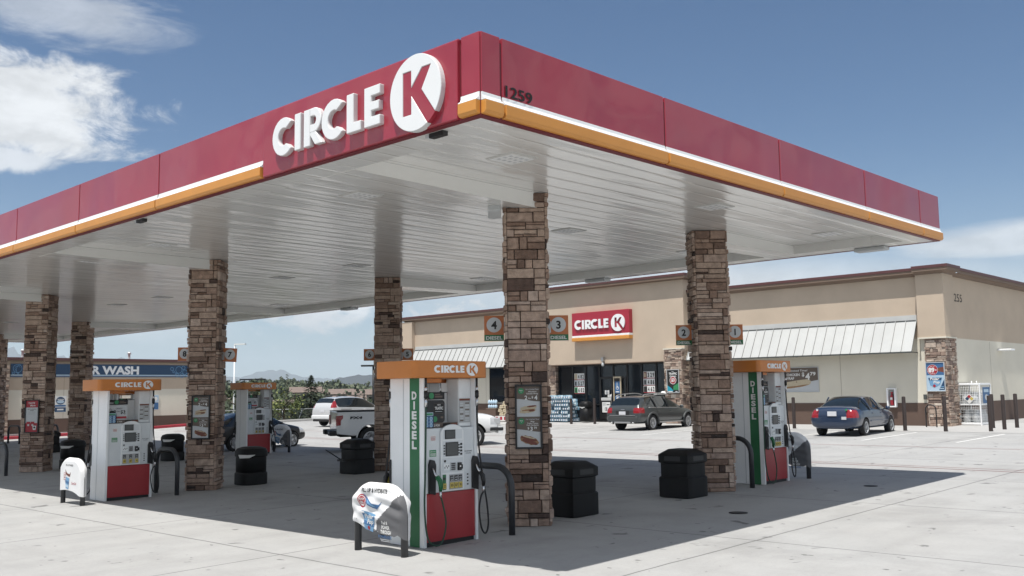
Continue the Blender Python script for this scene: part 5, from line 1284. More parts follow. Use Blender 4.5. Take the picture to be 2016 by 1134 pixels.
# --- white pickup
def pickup(label, loc, rz):
    t = thing('pickup_truck', label, 'pickup truck', loc, rz)
    WBp, Rp = 3.68, .42
    # cab and nose
    st = [(1.02, .55, .86, .8, .96, 1.12, .95, 1.30, .90, 1.32),
          (1.05, .50, .90, .8, .985, 1.18, .965, 1.80, .72, 1.86),
          (1.35, .50, .92, .8, .99, 1.19, .97, 1.86, .70, 1.92),
          (2.1, .50, .92, .8, .99, 1.19, .97, 1.885, .69, 1.95),
          (2.6, .50, .92, .8, .99, 1.18, .97, 1.84, .69, 1.90),
          (3.05, .50, .92, .8, .985, 1.17, .96, 1.52, .74, 1.57),
          (3.35, .50, .92, .8, .98, 1.16, .95, 1.23, .80, 1.28),
          (3.9, .50, .92, .8, .985, 1.14, .94, 1.20, .80, 1.26),
          (4.35, .50, .92, .8, .98, 1.11, .93, 1.16, .78, 1.21),
          (4.58, .52, .88, .8, .94, 1.02, .88, 1.08, .74, 1.12),
          (4.64, .56, .84, .8, .90, .96, .84, 1.0, .72, 1.03)]
    tt, ob = car('pickup_truck', label, 'pickup truck', loc, rz, st, (1, 2, 3, 4), (0, 4, 5), 'p_white', Rp, WBp, .90,
        lamps=(('headlight', 'lamp_clear', lambda c: c.x > 4.32 and .82 < c.z < 1.08 and abs(c.y) > .62),), doors=((1.5, 2.15, .6, 1.18), (2.17, 3.2, .6, 1.18)), spokes=6, wellR=.50)
    bpy.data.objects.remove(t); t = tt
    # load bed with wheel arches cut from its sides
    for s in (-1, 1):
        mb = MB(); pts = [(-1.18, .62), (-1.18, 1.37), (.98, 1.37), (.98, .55)]+[(.5*math.cos(a), .45+.5*math.sin(a)) for a in [PI*k/14 for k in range(0, 15)] if .45+.5*math.sin(a) > .5][:]+[(-.6, .55)]
        mb.prism([(x, z) for x, z in pts], (0, s*.985 if s > 0 else -.90, 0), X3, Z3, .085, 'p_white'); mb.build('bed_side', t, bevel=.03)
        mb = MB(); mb.box(-1.18, .98, *sorted((s*.90, s*.98)), 1.372, 1.405, 'trim'); mb.build('bed_rail', t, bevel=.008)
        mb = MB(); pts = [V3((.5*math.cos(a), s*.985, .45+.5*math.sin(a))) for a in [PI*(.02+.96*k/14) for k in range(15)]]; mb.tube(pts, .03, 'p_white', 8); mb.build('arch_moulding', t)
        mb = MB(); mb.prism([(-1.2, .9), (-1.2, 1.24), (-.97, 1.26), (-.97, 1.16), (-1.04, 1.08), (-1.05, .92)], (0, s*.992 if s > 0 else -.98, 0), X3, Z3, .014, 'lamp_red', 'lamp_red'); mb.box(-1.205, -1.17, *sorted((s*.84, s*.975)), .92, 1.24, 'lamp_red'); mb.build('tail_light', t)
        mb = MB(); mb.text('FX4', -.52 if s < 0 else .52, 1.17, .085, (0, s*.9875, 0), X3 if s < 0 else -X3, Z3, 'print', w=.42, bold=.05, slant=.15); mb.build('decal', t)
        carbox(t, 'running_board', .55, 3.1, *sorted((s*.9, s*1.04)), .42, .47, 'trim')
    mb = MB(); mb.box(-1.17, -1.11, -.88, .88, .66, 1.38, 'p_white'); mb.build('tailgate', t, bevel=.02)
    mb = MB(); mb.box(-1.1, .98, -.895, .895, 1.33, 1.36, 'trim'); mb.box(-1.0, 1.0, -.6, .6, .5, .75, 'well'); mb.box(.97, 1.0, -.9, .9, .6, 1.36, 'p_white'); mb.build('bed_cover', t)
    mb = MB(); mb.box(-1.42, -1.19, -.98, -.42, .56, .74, 'trim'); mb.box(-1.42, -1.19, .42, .98, .56, .74, 'trim'); mb.box(-1.36, -1.19, -.42, .42, .6, .72, 'trim'); mb.box(-1.425, -1.22, -.9, -.5, .6, .71, 'alu'); mb.build('bumper', t, bevel=.03)
    mb = MB(); mb.box(4.6, 4.78, -.98, .98, .52, .78, 'p_white'); mb.box(4.785, 4.79, -.6, .6, .55, .66, 'trim'); mb.build('front_bumper', t, bevel=.04)
    mb = MB(); mb.box(4.62, 4.67, -.62, .62, .8, 1.04, 'alu'); mb.build('grille', t, bevel=.02)
    for s in (-1, 1):
        mb = MB(); mb.box(4.45, 4.7, *sorted((s*.7, s*.93)), .82, 1.06, 'lamp_clear'); mb.build('headlight', t, bevel=.03)
        mb = MB(); mb.box(4.3, 4.795, *sorted((s*.8, s*.99)), .6, .72, 'trim'); mb.build('fog_light', t, bevel=.02)
    mirror(t, 3.0, .98, 1.25, 'trim')
    return t
pickup('white pickup truck with FX4 bed side passing between the stone columns', (14.4, 20.63, gz(14.4, 20.6)), -.495)

# ------------------------------------------------------------------ tuning
HAZE = .00010
SKYSTR, SKYSAT, SKYVAL = .1, 1.26, .61
HORIZON = (3.3, 4.2, 4.75, 1)
CLOUDCOL = (6.0, 6.15, 6.3)
SUNSTR, EXPO = 4., .6

# ------------------------------------------------------------------ ground
def ground_mat():
    m = mat('concrete_slab', (.43, .425, .41), .82, spec=.3)
    nt = m.node_tree; L = nt.links.new; b = nt.nodes['Principled BSDF']
    tc = nt.nodes.new('ShaderNodeTexCoord'); sp = nt.nodes.new('ShaderNodeSeparateXYZ'); L(tc.outputs['Object'], sp.inputs[0])
    def mth(op, a, b2=None, c=None):
        n = nt.nodes.new('ShaderNodeMath'); n.operation = op
        for i, v in enumerate((a, b2, c)):
            if v is None: continue
            if isinstance(v, (int, float)): n.inputs[i].default_value = v
            else: L(v, n.inputs[i])
        return n.outputs[0]
    def noise(scale, detail=5, rough=.6, sc=(1, 1, 1), dist=0):
        mp = nt.nodes.new('ShaderNodeMapping'); mp.inputs['Scale'].default_value = sc; L(tc.outputs['Object'], mp.inputs[0])
        n = nt.nodes.new('ShaderNodeTexNoise'); n.inputs['Scale'].default_value = scale; n.inputs['Detail'].default_value = detail; n.inputs['Roughness'].default_value = rough; n.inputs['Distortion'].default_value = dist; L(mp.outputs[0], n.inputs['Vector']); return n.outputs['Fac']
    def rng(v, a, b2, c, d):
        n = nt.nodes.new('ShaderNodeMapRange'); L(v, n.inputs['Value'])
        for k, x in zip(('From Min', 'From Max', 'To Min', 'To Max'), (a, b2, c, d)): n.inputs[k].default_value = x
        return n.outputs['Result']
    def joint(axis, off, per, wid):
        wob = mth('MULTIPLY', mth('SUBTRACT', noise(.9, 2), .5), .05)
        v = mth('ADD', mth('DIVIDE', mth('SUBTRACT', mth('ADD', sp.outputs[axis], wob), off), per), .5)
        d = mth('MULTIPLY', mth('ABSOLUTE', mth('SUBTRACT', mth('FRACT', v), .5)), per)
        return rng(d, wid*.5, wid, .0, 1.)
    j = mth('MINIMUM', joint('X', .3, 4.35, .016), joint('Y', -.35, 4.5, .016))
    j2 = mth('MINIMUM', joint('X', .3, 8.7, .05), joint('Y', -.35, 9., .05))
    big = rng(noise(.16, 6, .65), .3, .7, .93, 1.06)
    mid = rng(noise(1.3, 6, .7), .3, .7, .95, 1.05)
    fine = rng(noise(22, 4, .7), .3, .7, .955, 1.045)
    streak = rng(noise(.8, 5, .6, (.22, 1.7, 1)), .50, .74, 1., .90)
    streak2 = rng(noise(.9, 5, .6, (1.5, .25, 1)), .54, .75, 1., .90)
    spots = rng(noise(2.1, 3, .5, (1, 1, 1), .6), .67, .71, 1., .5)
    specks = rng(noise(9., 2, .5, (1., .55, 1)), .72, .75, 1., .4)
    stain = rng(noise(.35, 5, .62, (1, 1, 1), .3), .54, .74, 1., .8)
    f = big
    for k in (mid, fine, streak, streak2, spots, specks, stain): f = mth('MULTIPLY', f, k)
    f = mth('MULTIPLY', f, mth('ADD', mth('MULTIPLY', j, .62), .38))
    f = mth('MULTIPLY', f, mth('ADD', mth('MULTIPLY', j2, .05), .95))
    tint = nt.nodes.new('ShaderNodeMix'); tint.data_type = 'RGBA'; tint.inputs['A'].default_value = (.362, .356, .343, 1); tint.inputs['B'].default_value = (.347, .35, .348, 1); L(noise(.3, 3), tint.inputs['Factor'])
    sc = nt.nodes.new('ShaderNodeVectorMath'); sc.operation = 'SCALE'; L(tint.outputs['Result'], sc.inputs[0]); L(f, sc.inputs['Scale']); L(sc.outputs[0], b.inputs['Base Color'])
    bp = nt.nodes.new('ShaderNodeBump'); bp.inputs['Strength'].default_value = .35; bp.inputs['Distance'].default_value = .004; L(noise(60, 4, .7), bp.inputs['Height']); L(bp.outputs['Normal'], b.inputs['Normal'])
    L(rng(noise(.7, 4), .3, .7, .7, .9), b.inputs['Roughness'])
    return m
M['slab'] = ground_mat()
def lot(x, y): return not (y > 46.2 and x > 23.9) and not y > 60
def sheet(name, x0, x1, y0, y1, step, m, dz=0, test=None, kind='structure'):
    bm = bmesh.new(); nx, ny = max(1, round((x1-x0)/step)), max(1, round((y1-y0)/step)); g = {}
    for i in range(nx+1):
        for j in range(ny+1):
            x, y = x0+(x1-x0)*i/nx, y0+(y1-y0)*j/ny; g[i, j] = bm.verts.new((x, y, gz(x, y)+dz))
    for i in range(nx):
        for j in range(ny):
            c = g[i, j].co.lerp(g[i+1, j+1].co, .5)
            if test and not test(c.x, c.y): continue
            bm.faces.new((g[i, j], g[i+1, j], g[i+1, j+1], g[i, j+1])).smooth = True
    for v in [v for v in bm.verts if not v.link_faces]: bm.verts.remove(v)
    me = bpy.data.meshes.new(name); bm.to_mesh(me); bm.free(); me.materials.append(M[m] if isinstance(m, str) else m)
    o = bpy.data.objects.new(name, me); COL.objects.link(o); o['kind'] = kind; return o
sheet('forecourt', -40.1, 83.9, -59.8, 60.2, 2, 'slab', 0, lot)
M['stripe'] = mat('parking_paint', (.66, .66, .64), .7, noise=(6, .18))
M['redline'] = mat('faded_red_line', (.26, .10, .095), .8, noise=(3, .3))
M['sidewalk'] = mat('sidewalk_concrete', (.375, .37, .36), .85, noise=(.8, .05))
sheet('sidewalk', 29.0, 36.0, -8, 46, 1, 'sidewalk', .006)
for k in range(-3, 9):
    y = 3.72+2.95*k; sheet('parking_line', 23.75, 28.35, y-.05, y+.05, 1.15, 'stripe', .005)
def ribbon(name, pts, w, m, dz):
    bm = bmesh.new(); rows = []
    for k, (x, y) in enumerate(pts):
        a, b2 = V3(pts[max(k-1, 0)]), V3(pts[min(k+1, len(pts)-1)]); d = (b2-a).normalized(); n = V3((-d.y, d.x))*w/2
        rows.append([bm.verts.new((x+s*n.x, y+s*n.y, gz(x+s*n.x, y+s*n.y)+dz)) for s in (1, -1)])
    for a, b2 in zip(rows, rows[1:]): bm.faces.new((a[0], b2[0], b2[1], a[1]))
    me = bpy.data.meshes.new(name); bm.to_mesh(me); bm.free(); me.materials.append(M[m]); o = bpy.data.objects.new(name, me); COL.objects.link(o); o['kind'] = 'structure'
ribbon('drain_line', [(15.35+.092*y+.03*math.sin(y*.7), y) for y in range(-12, 46, 1)], .05, 'redline', .005)
ribbon('drain_line', [(15.72+.092*y+.03*math.sin(y*.6+1), y) for y in range(-12, 46, 1)], .035, 'redline', .005)
ribbon('drain_line', [(21.65+.02*math.sin(y*.5), y) for y in range(-14, 46, 1)], .05, 'redline', .005)
# filler covers
for x, y, r, lab in ((6.84, 1.21, .15, 'round dark filler cover in the shade at the middle of the canopy edge'), (11.45, 1.05, .13, 'round dark filler cover in the shade near the right dispenser')):
    mb = MB(); mb.lathe([(r, 0), (r, .006), (r-.02, .009), (.01, .009)], 'blackmatte', 20); tag(mb.build('filler_cover', None, at(x, y, .002)), lab, 'filler cover')
# kerbs
def kerb(name, pts, m, w=.16, h=.14, dz=0):
    bm = MB(); rows = []; i = bm.mi(m)
    for k, (x, y) in enumerate(pts):
        a, b2 = V3(pts[max(k-1, 0)]), V3(pts[min(k+1, len(pts)-1)]); d = (b2-a).normalized(); n = V3((-d.y, d.x)); z = gz(x, y)+dz
        rows.append([bm.bm.verts.new((x+n.x*u, y+n.y*u, z+v)) for u, v in ((-w/2, -.05), (-w/2+.015, h-.02), (-w/2+.035, h), (w/2, h), (w/2, -.05))])
    for a, b2 in zip(rows, rows[1:]):
        for k in range(4): bm.bm.faces.new((a[k], b2[k], b2[k+1], a[k+1])).material_index = i
    o = bm.build(name); o['kind'] = 'structure'
M['redkerb'] = mat('red_kerb_paint', (.30, .022, .035), .6, noise=(2, .15))
kerb('kerb', [(x, 49.4) for x in range(2, 25)], 'redkerb', .3, .16)
mb = MB(); mb.box(2, 24, 49.56, 50.05, -.5, .05, 'sidewalk'); o = mb.build('sidewalk', None, (0, 0, .04)); o['kind'] = 'structure'
kerb('kerb', [(24, 49.), (24.2, 46.6), (25, 46.2)]+[(x, 46.2) for x in range(26, 84, 2)], 'sidewalk', .2, .15)
# ------------------------------------------------------------------ land beyond
M['dryland'] = mat('dry_grass', (.10, .098, .058), .95, noise=(.25, .4))
CX, CY = -6.88, -7.0
def polar(az, D): return V3((CX+D*math.cos(math.radians(az)), CY+D*math.sin(math.radians(az)), 0))
def land_z(az, D):
    """the plateau breaks off beyond the lot, dips, then climbs to wooded hills"""
    drop = sm(64, 110, D)*sm(22, 40, az)*(1-sm(100, 125, az))
    z = -.45-5.6*drop
    z += drop*(sm(170, 520, D)*6.5+sm(600, 2200, D)*16+6*math.sin(az*.35)*sm(300, 900, D))
    return z
bm = bmesh.new(); Ds = [30, 45, 55, 62, 66, 70, 76, 84, 95, 110, 130, 160, 200, 250, 320, 400, 520, 700, 1000, 1500, 2200, 3500, 6000, 12000]; g = []
azs = [a*2.5 for a in range(144)]
for a in azs: g.append([bm.verts.new(polar(a, D)+Z3*(land_z(a, D) if D > 60 else -.45)) for D in Ds])
for i in range(len(azs)):
    A, B2 = g[i], g[(i+1) % len(azs)]
    for k in range(len(Ds)-1): bm.faces.new((A[k], A[k+1], B2[k+1], B2[k])).smooth = True
me = bpy.data.meshes.new('terrain'); bm.to_mesh(me); bm.free(); me.materials.append(M['dryland']); o = bpy.data.objects.new('terrain', me); COL.objects.link(o); o['kind'] = 'structure'
# ridges: far blue mountains and one nearer hill
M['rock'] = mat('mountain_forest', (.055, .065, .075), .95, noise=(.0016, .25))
def ridge(name, prof, D, depth, m, jag):
    rnd = random.Random(4); bm = bmesh.new(); rows = []
    a = prof[0][0]
    while a <= prof[-1][0]:
        for (a0, e0), (a1, e1) in zip(prof, prof[1:]):
            if a0 <= a <= a1: e = e0+(e1-e0)*sm(a0, a1, a)
        h = D*math.tan(math.radians(e))+2*0+rnd.uniform(-jag, jag)*D*.01
        rows.append([bm.verts.new(polar(a, D+depth*(k/5-.55))+Z3*(h*s-60+60*s+rnd.uniform(-.04, .04)*h*(0 < k < 5))) for k, s in enumerate((0, .45, .8, 1., .7, 0))])
        a += .22
    for A, B2 in zip(rows, rows[1:]):
        for k in range(5): bm.faces.new((A[k], A[k+1], B2[k+1], B2[k])).smooth = True
    me = bpy.data.meshes.new(name); bm.to_mesh(me); bm.free(); me.materials.append(M[m]); o = bpy.data.objects.new(name, me); COL.objects.link(o); o['kind'] = 'structure'
ridge('mountains', [(38, .6), (45, .9), (50, .8), (54.5, .9), (56, 1.0), (57.4, 1.42), (58.2, 1.38), (59.6, 1.05), (61.5, 1.05), (63, 1.5), (64.5, 2.0), (66, 2.15), (67.5, 1.9), (69.5, 2.3), (70.6, 2.1), (71.4, 2.75), (73, 2.5), (76, 2.7), (82, 2.2), (92, 1.2)], 11000, 1500, 'rock', .02)
ridge('hills', [(30, .5), (38, .8), (46, .95), (51, 1.12), (53, 1.12), (53.9, 1.0), (55, .6), (57, .4)], 2600, 700, 'rock', .02)
# ------------------------------------------------------------------ trees
M['bark'] = mat('bark', (.075, .055, .04), .9)
LEAF = lambda n, a, b2, c: mat(n, b2, .75, spec=.25, island=[(0, a), (.5, b2), (1, c)])
M['leaf_oak'] = LEAF('leaves_mid_green', (.040, .054, .028), (.075, .095, .050), (.115, .13, .078))
M['leaf_dark'] = LEAF('leaves_dark_green', (.012, .020, .013), (.024, .036, .022), (.04, .055, .032))
M['leaf_young'] = LEAF('leaves_young_green', (.05, .075, .025), (.10, .13, .045), (.20, .21, .07))
M['leaf_wood'] = LEAF('leaves_far_wood', (.045, .060, .036), (.085, .105, .062), (.13, .145, .092))
def leaves(mb, c, rx, rz, n, s, m, rnd, clumps=9, flat=1.):
    i = mb.mi(m); cl = []
    for _ in range(clumps):
        while True:
            p = V3((rnd.uniform(-1, 1), rnd.uniform(-1, 1), rnd.uniform(-1, 1)))
            if .25 < p.length < .95: break
        cl.append((p, rnd.uniform(.28, .5)))
    for _ in range(n):
        p, r = rnd.choice(cl); d = V3((rnd.gauss(0, 1), rnd.gauss(0, 1), rnd.gauss(0, 1))).normalized()
        q = p+d*r*rnd.random()**.4
        q = V3((c[0]+q.x*rx, c[1]+q.y*rx, c[2]+q.z*rz)); nrm = (d+V3((rnd.gauss(0, .6), rnd.gauss(0, .6), rnd.gauss(0, .6)+.4))).normalized(); u = nrm.orthogonal().normalized(); v = nrm.cross(u)
        k = s*rnd.uniform(.6, 1.3); mb.bm.faces.new([mb.bm.verts.new(q+u*k*a+v*k*b2*.7) for a, b2 in ((-1, 0), (0, -1), (1, 0), (0, 1))]).material_index = i
def broad_tree(name, label, loc, h, r, leaf, seed, n=900, s=.16, group=None):
    rnd = random.Random(seed); t = thing(name, label, 'tree', loc, 0, group); mb = MB(); mb.tube([(0, 0, -.3), (.05, 0, h*.3), (0, .05, h*.55), (.03, 0, h*.8)], [h*.03, h*.024, h*.016, h*.005], 'bark', 7)
    for k in range(6):
        a = k*1.05+rnd.random(); z = h*(.3+.08*k); mb.tube([(0, 0, z), (math.cos(a)*r*.35, math.sin(a)*r*.35, z+h*.12), (math.cos(a)*r*.7, math.sin(a)*r*.7, z+h*.2)], [h*.012, h*.008, h*.003], 'bark', 5)
    mb.build('trunk', t); mb = MB(); leaves(mb, (0, 0, h*.62), r, h*.40, n, s, leaf, rnd, 12); mb.build('crown', t, keepn=True); return t
def conifer(name, label, loc, h, r, seed, group=None, n=1100, s=.15):
    rnd = random.Random(seed); t = thing(name, label, 'tree', loc, 0, group); mb = MB(); mb.tube([(0, 0, -.3), (0, 0, h*.95)], [h*.025, h*.004], 'bark', 7); mb.build('trunk', t)
    mb = MB(); i = mb.mi('leaf_dark')
    for _ in range(n):
        z = rnd.random()**1.2; a = rnd.uniform(0, 2*PI); lay = .75+.25*math.sin(z*40+math.sin(a*3)*1.5); rr = r*(1-z)*lay*rnd.uniform(.45, 1.05)+.04
        q = V3((rr*math.cos(a), rr*math.sin(a), h*(.08+.92*z)-rr*.15)); d = V3((math.cos(a), math.sin(a), -.25)); w = V3((-math.sin(a), math.cos(a), rnd.uniform(-.3, .3))); k = s*rnd.uniform(.6, 1.4)*(1.2-z*.6)
        mb.bm.faces.new([mb.bm.verts.new(q+d*k*e+w*k*.45*f) for e, f in ((-1, 0), (0, -1), (1.3, 0), (0, 1))]).material_index = i
    mb.build('crown', t, keepn=True); return t
def land(az, D, dz=0): p = polar(az, D); return (p.x, p.y, land_z(az, D)+dz)
yt = broad_tree('young_tree', 'thin young tree with sparse bright leaves behind the dark saloon', land(57.1, 66, -.5), 3.3, 1.35, 'leaf_young', 3, 620, .09)
mb = MB(); rnd = random.Random(8)
for (x, y, z0, z1) in ((.15, -.1, 2.4, 4.4), (-.9, 1.1, 1.9, 3.9)):
    mb.tube([(x*.8, y*.8, z0), (x, y, z1)], [.03, .01], 'bark', 5); i = mb.mi('leaf_dark')
    for k in range(26):
        z = z0+(z1-z0)*(.35+.65*rnd.random()); q = V3((x+rnd.gauss(0, .08), y+rnd.gauss(0, .08), z)); u = V3((rnd.gauss(0, 1), rnd.gauss(0, 1), rnd.gauss(0, 1))).normalized(); v = u.orthogonal().normalized()
        mb.bm.faces.new([mb.bm.verts.new(q+u*.09*a+v*.07*b2) for a, b2 in ((-1, 0), (0, -1), (1, 0), (0, 1))]).material_index = i
mb.build('top_shoot', yt, keepn=True)
conifer('pine_tree', 'dark dense pine tree left of the white minivan', land(55.6, 74, .4), 4.2, 2.7, 5, n=2200)
broad_tree('bushy_tree', 'low bushy tree left of the pine, beyond the chain link fence', land(58.9, 78, .2), 4.6, 2.4, 'leaf_oak', 6, 1000, .14)
TR = []
rnd = random.Random(17)
protos = [broad_tree('broad_tree', 'rounded green tree on the wooded slope beyond the fence', (0, 0, 0), 7.5, 3.4, 'leaf_oak', s, 1500, .19, 'trees on the slope beyond the fence') for s in (41, 42, 43)]
cprotos = [conifer('conifer', 'dark pointed conifer on the wooded slope beyond the fence', (0, 0, 0), 8.5, 2.4, s, 'trees on the slope beyond the fence', 1300, .2) for s in (51, 52)]
used = set()
for k in range(46):
    az = 49.5+15.*(k+.5)/36+rnd.uniform(-.3, .3) if k < 36 else rnd.uniform(40, 50); D = rnd.uniform(178, 260) if k % 5 else rnd.uniform(95, 140); con = rnd.random() < .2
    src = rnd.choice(cprotos if con else protos)
    if src in used or True:
        if src not in used: o = src; used.add(src)
        else: o = copy_tree(src)
    o.location = land(az, D); f = rnd.uniform(.65, 1.0) if D > 150 else rnd.uniform(.4, .6); o.scale = (f, f, f*rnd.uniform(.85, 1.1)); o.rotation_euler.z = rnd.uniform(0, 6)
for k, az in enumerate((53.05, 52.55)):
    o = copy_tree(cprotos[k], land(az, 172), label='one of two dark spruces above the roof of the white minivan'); o.scale = (1.05, 1.05, .95); o['group'] = 'pair of spruces above the minivan'
HS = [(55.9, 300), (57.6, 265), (54.1, 320), (53.4, 285), (52.2, 310), (59.8, 285)]
mb = MB(); rnd = random.Random(23)
for k in range(1150):
    az = rnd.uniform(44, 76); D = 235+rnd.random()**1.3*600; p = land(az, D); h = rnd.uniform(5, 9.5)
    if any(abs(az-a) < .8 and D < d+4 for a, d in HS): h *= .6
    leaves(mb, (p[0], p[1], p[2]+h*.5), h*.55, h*.45, 85, .42+D*.0009, 'leaf_wood' if rnd.random() < .85 else 'leaf_dark', rnd, 6)
for k in range(520):
    az = rnd.uniform(46, 66); D = rnd.uniform(74, 240); p = land(az, D); h = rnd.uniform(2.2, 4.4)
    if any(abs(az-a) < .8 and D < d+6 for a, d in HS) : h *= .7
    leaves(mb, (p[0], p[1], p[2]+h*.45), h*.62, h*.5, 60, .2+D*.0012, 'leaf_wood' if rnd.random() < .8 else 'leaf_dark', rnd, 5)
tag(mb.build('far_wood', None, keepn=True), kind='stuff')
mb = MB(); rnd = random.Random(29)
for k in range(150):
    az = rnd.uniform(49, 62); D = rnd.uniform(62.5, 72); p = land(az, D); s = rnd.uniform(.15, .5)
    leaves(mb, (p[0], p[1], p[2]+s*.5), s*1.3, s*.7, 26, .08, 'leaf_oak' if rnd.random() < .6 else 'leaf_young', rnd, 4)
tag(mb.build('verge_scrub', None, keepn=True), kind='stuff')
# houses among the trees
M['housewall'] = mat('house_wall', (.36, .31, .25), .85, noise=(.5, .1)); M['houseroof'] = mat('house_roof', (.17, .13, .11), .85, noise=(1, .15)); M['housewall2'] = mat('house_wall_pale', (.50, .48, .44), .85)
def house(az, D, w, d, h, rz, label, wall='housewall', dz=.8):
    t = thing('house', label, 'house', land(az, D, dz), math.radians(rz), 'houses among the trees'); mb = MB(); mb.box(-w/2, w/2, -d/2, d/2, -2, h, wall); mb.build('wall', t)
    mb = MB(); mb.prism([(-d/2-.5, h), (d/2+.5, h), (0, h+d*.24)], (-w/2-.4, 0, 0), Y3, Z3, w+.8, 'houseroof'); mb.build('roof', t)
    for x in (-w*.3, 0, w*.3):
        mb = MB(); mb.box(x-.6, x+.6, -d/2-.03, -d/2-.002, h-2.0, h-.8, 'glass'); mb.build('window', t)
        mb = MB(); mb.box(x-.6, x+.6, d/2+.002, d/2+.03, h-2.0, h-.8, 'glass'); mb.build('window', t)
    return t
house(55.9, 300, 9, 7, 5.8, -35, 'beige house with brown roof just left of the pine tree'); house(57.6, 265, 9, 7, 3.0, -40, 'low house behind the young tree and fence', 'housewall2'); house(54.1, 320, 10, 7, 4.6, -30, 'house roof seen above the front of the minivan roof'); house(53.4, 285, 9, 7, 3.4, -35, 'pale roofed house just above the white minivan', 'housewall2'); house(52.2, 310, 11, 7, 4.6, -35, 'house with long tan roof beside the dark light pole'); house(59.8, 285, 9, 7, 3.2, -35, 'pale house seen left of the far dispenser', 'housewall2')
# ------------------------------------------------------------------ air
hz = bpy.data.materials.new('haze_air'); hz.use_nodes = True; nt = hz.node_tree; nt.nodes.clear(); out = nt.nodes.new('ShaderNodeOutputMaterial'); pv = nt.nodes.new('ShaderNodeVolumePrincipled')
pv.inputs['Color'].default_value = (.80, .90, 1, 1); pv.inputs['Density'].default_value = HAZE; pv.inputs['Anisotropy'].default_value = .2
nt.links.new(pv.outputs[0], out.inputs['Volume'])
mb = MB(); mb.mats = [hz]; mb.box(-13500, 13500, -13500, 13500, -75, 575, hz); o = mb.build('haze'); o['kind'] = 'stuff'
# ------------------------------------------------------------------ sky, sun, camera
SX, SY = .3207, .0771
el = math.atan2(1, math.hypot(SX, SY)); rot = math.atan2(-SX, -SY)
w = bpy.data.worlds.new('World'); S.world = w; w.use_nodes = True; nt = w.node_tree; L = nt.links.new; bg = nt.nodes['Background']
sky = nt.nodes.new('ShaderNodeTexSky'); sky.sky_type = 'NISHITA'; sky.sun_disc = False; sky.sun_elevation = el; sky.sun_rotation = rot % (2*PI); sky.altitude = 1900; sky.dust_density = .6; sky.ozone_density = 1.
def mth(op, a, b2=None, c=None):
    n = nt.nodes.new('ShaderNodeMath'); n.operation = op
    for i, v in enumerate((a, b2, c)):
        if v is None: continue
        if isinstance(v, (int, float)): n.inputs[i].default_value = v
        else: L(v, n.inputs[i])
    return n.outputs[0]
tc = nt.nodes.new('ShaderNodeTexCoord'); sp = nt.nodes.new('ShaderNodeSeparateXYZ'); L(tc.outputs['Generated'], sp.inputs[0])
az = mth('MULTIPLY', mth('ARCTAN2', sp.outputs['Y'], sp.outputs['X']), 180/PI); elv = mth('MULTIPLY', mth('ARCSINE', sp.outputs['Z']), 180/PI)
cb = nt.nodes.new('ShaderNodeCombineXYZ'); L(az, cb.inputs[0]); L(elv, cb.inputs[1])
def wn(scale, detail, rough, sc=(1, 1, 1), dist=0., off=0):
    mp = nt.nodes.new('ShaderNodeMapping'); mp.inputs['Scale'].default_value = sc; mp.inputs['Location'].default_value = (off, off, 0); L(cb.outputs[0], mp.inputs[0])
    n = nt.nodes.new('ShaderNodeTexNoise'); n.inputs['Scale'].default_value = scale; n.inputs['Detail'].default_value = detail; n.inputs['Roughness'].default_value = rough; n.inputs['Distortion'].default_value = dist; L(mp.outputs[0], n.inputs['Vector']); return n.outputs['Fac']
def rng(v, a, b2, c, d, smooth=True):
    n = nt.nodes.new('ShaderNodeMapRange'); n.interpolation_type = 'SMOOTHSTEP' if smooth else 'LINEAR'; L(v, n.inputs['Value'])
    for k, x in zip(('From Min', 'From Max', 'To Min', 'To Max'), (a, b2, c, d)): n.inputs[k].default_value = x
    return n.outputs['Result']
def blob(a, e, ra, re, skew=0):
    da = mth('DIVIDE', mth('SUBTRACT', az, a), ra); de = mth('DIVIDE', mth('SUBTRACT', mth('ADD', elv, mth('MULTIPLY', mth('SUBTRACT', az, a), skew)), e), re)
    return mth('SQRT', mth('ADD', mth('MULTIPLY', da, da), mth('MULTIPLY', de, de)))
puff = wn(.34, 10, .66, (.6, 1.25, 1), .5); puff2 = wn(.62, 9, .6, (.7, 1.3, 1), .3, 23.); wisp = wn(.20, 9, .66, (.35, 1.5, 1), .9, 7.); soft = wn(.08, 5, .5, (.6, 1.4, 1), 0, 3.)
def cloud(d, nz, amt, lo, hi, top):
    """radial falloff eaten into by noise"""
    return rng(mth('ADD', mth('SUBTRACT', 1., d), mth('MULTIPLY', mth('SUBTRACT', nz, .5), amt)), lo, hi, 0., top)
CLOUDS = [((72.3, 15.4, 8.8, 3.5, -.02), puff, 1.7, .06, .5, .97), ((73.5, 12.6, 5., .9), puff, 1.3, .0, .4, .8), ((69., 20.3, 9., 2.4), wisp, 2.4, .15, .8, .5), ((14., 7.6, 11., 1.5, .04), wisp, 1.3, .0, .55, .75), ((33., 5.4, 22., 3.0), soft, .7, -.1, .8, .9), ((54.5, 5.0, 8., 1.9), puff2, 3.2, .15, .9, .97), ((47.8, 4.9, 3.6, 1.8), puff2, 3.4, .3, .9, 1.), ((57.9, 5.3, 4., 1.5), puff2, 3.6, .35, 1., .95), ((64., 4.2, 6., 2.0), soft, 1., 0., .9, .5), ((12., 4.4, 14., 1.5), wisp, 1.3, 0, .7, .8)]
masks = [cloud(blob(*q), nz, amt, lo, hi, top) for q, nz, amt, lo, hi, top in CLOUDS]
mk = masks[0]
for m2 in masks[1:]: mk = mth('MAXIMUM', mk, m2)
fill_clouds = mth('MULTIPLY', rng(puff, .40, .58, 0, .9), mth('MAXIMUM', rng(az, -10., -40., 0., 1.), rng(az, 95., 125., 0., 1.)))  # extra clouds outside the view, added to throw more light on the walls
mk = mth('MAXIMUM', mk, fill_clouds)
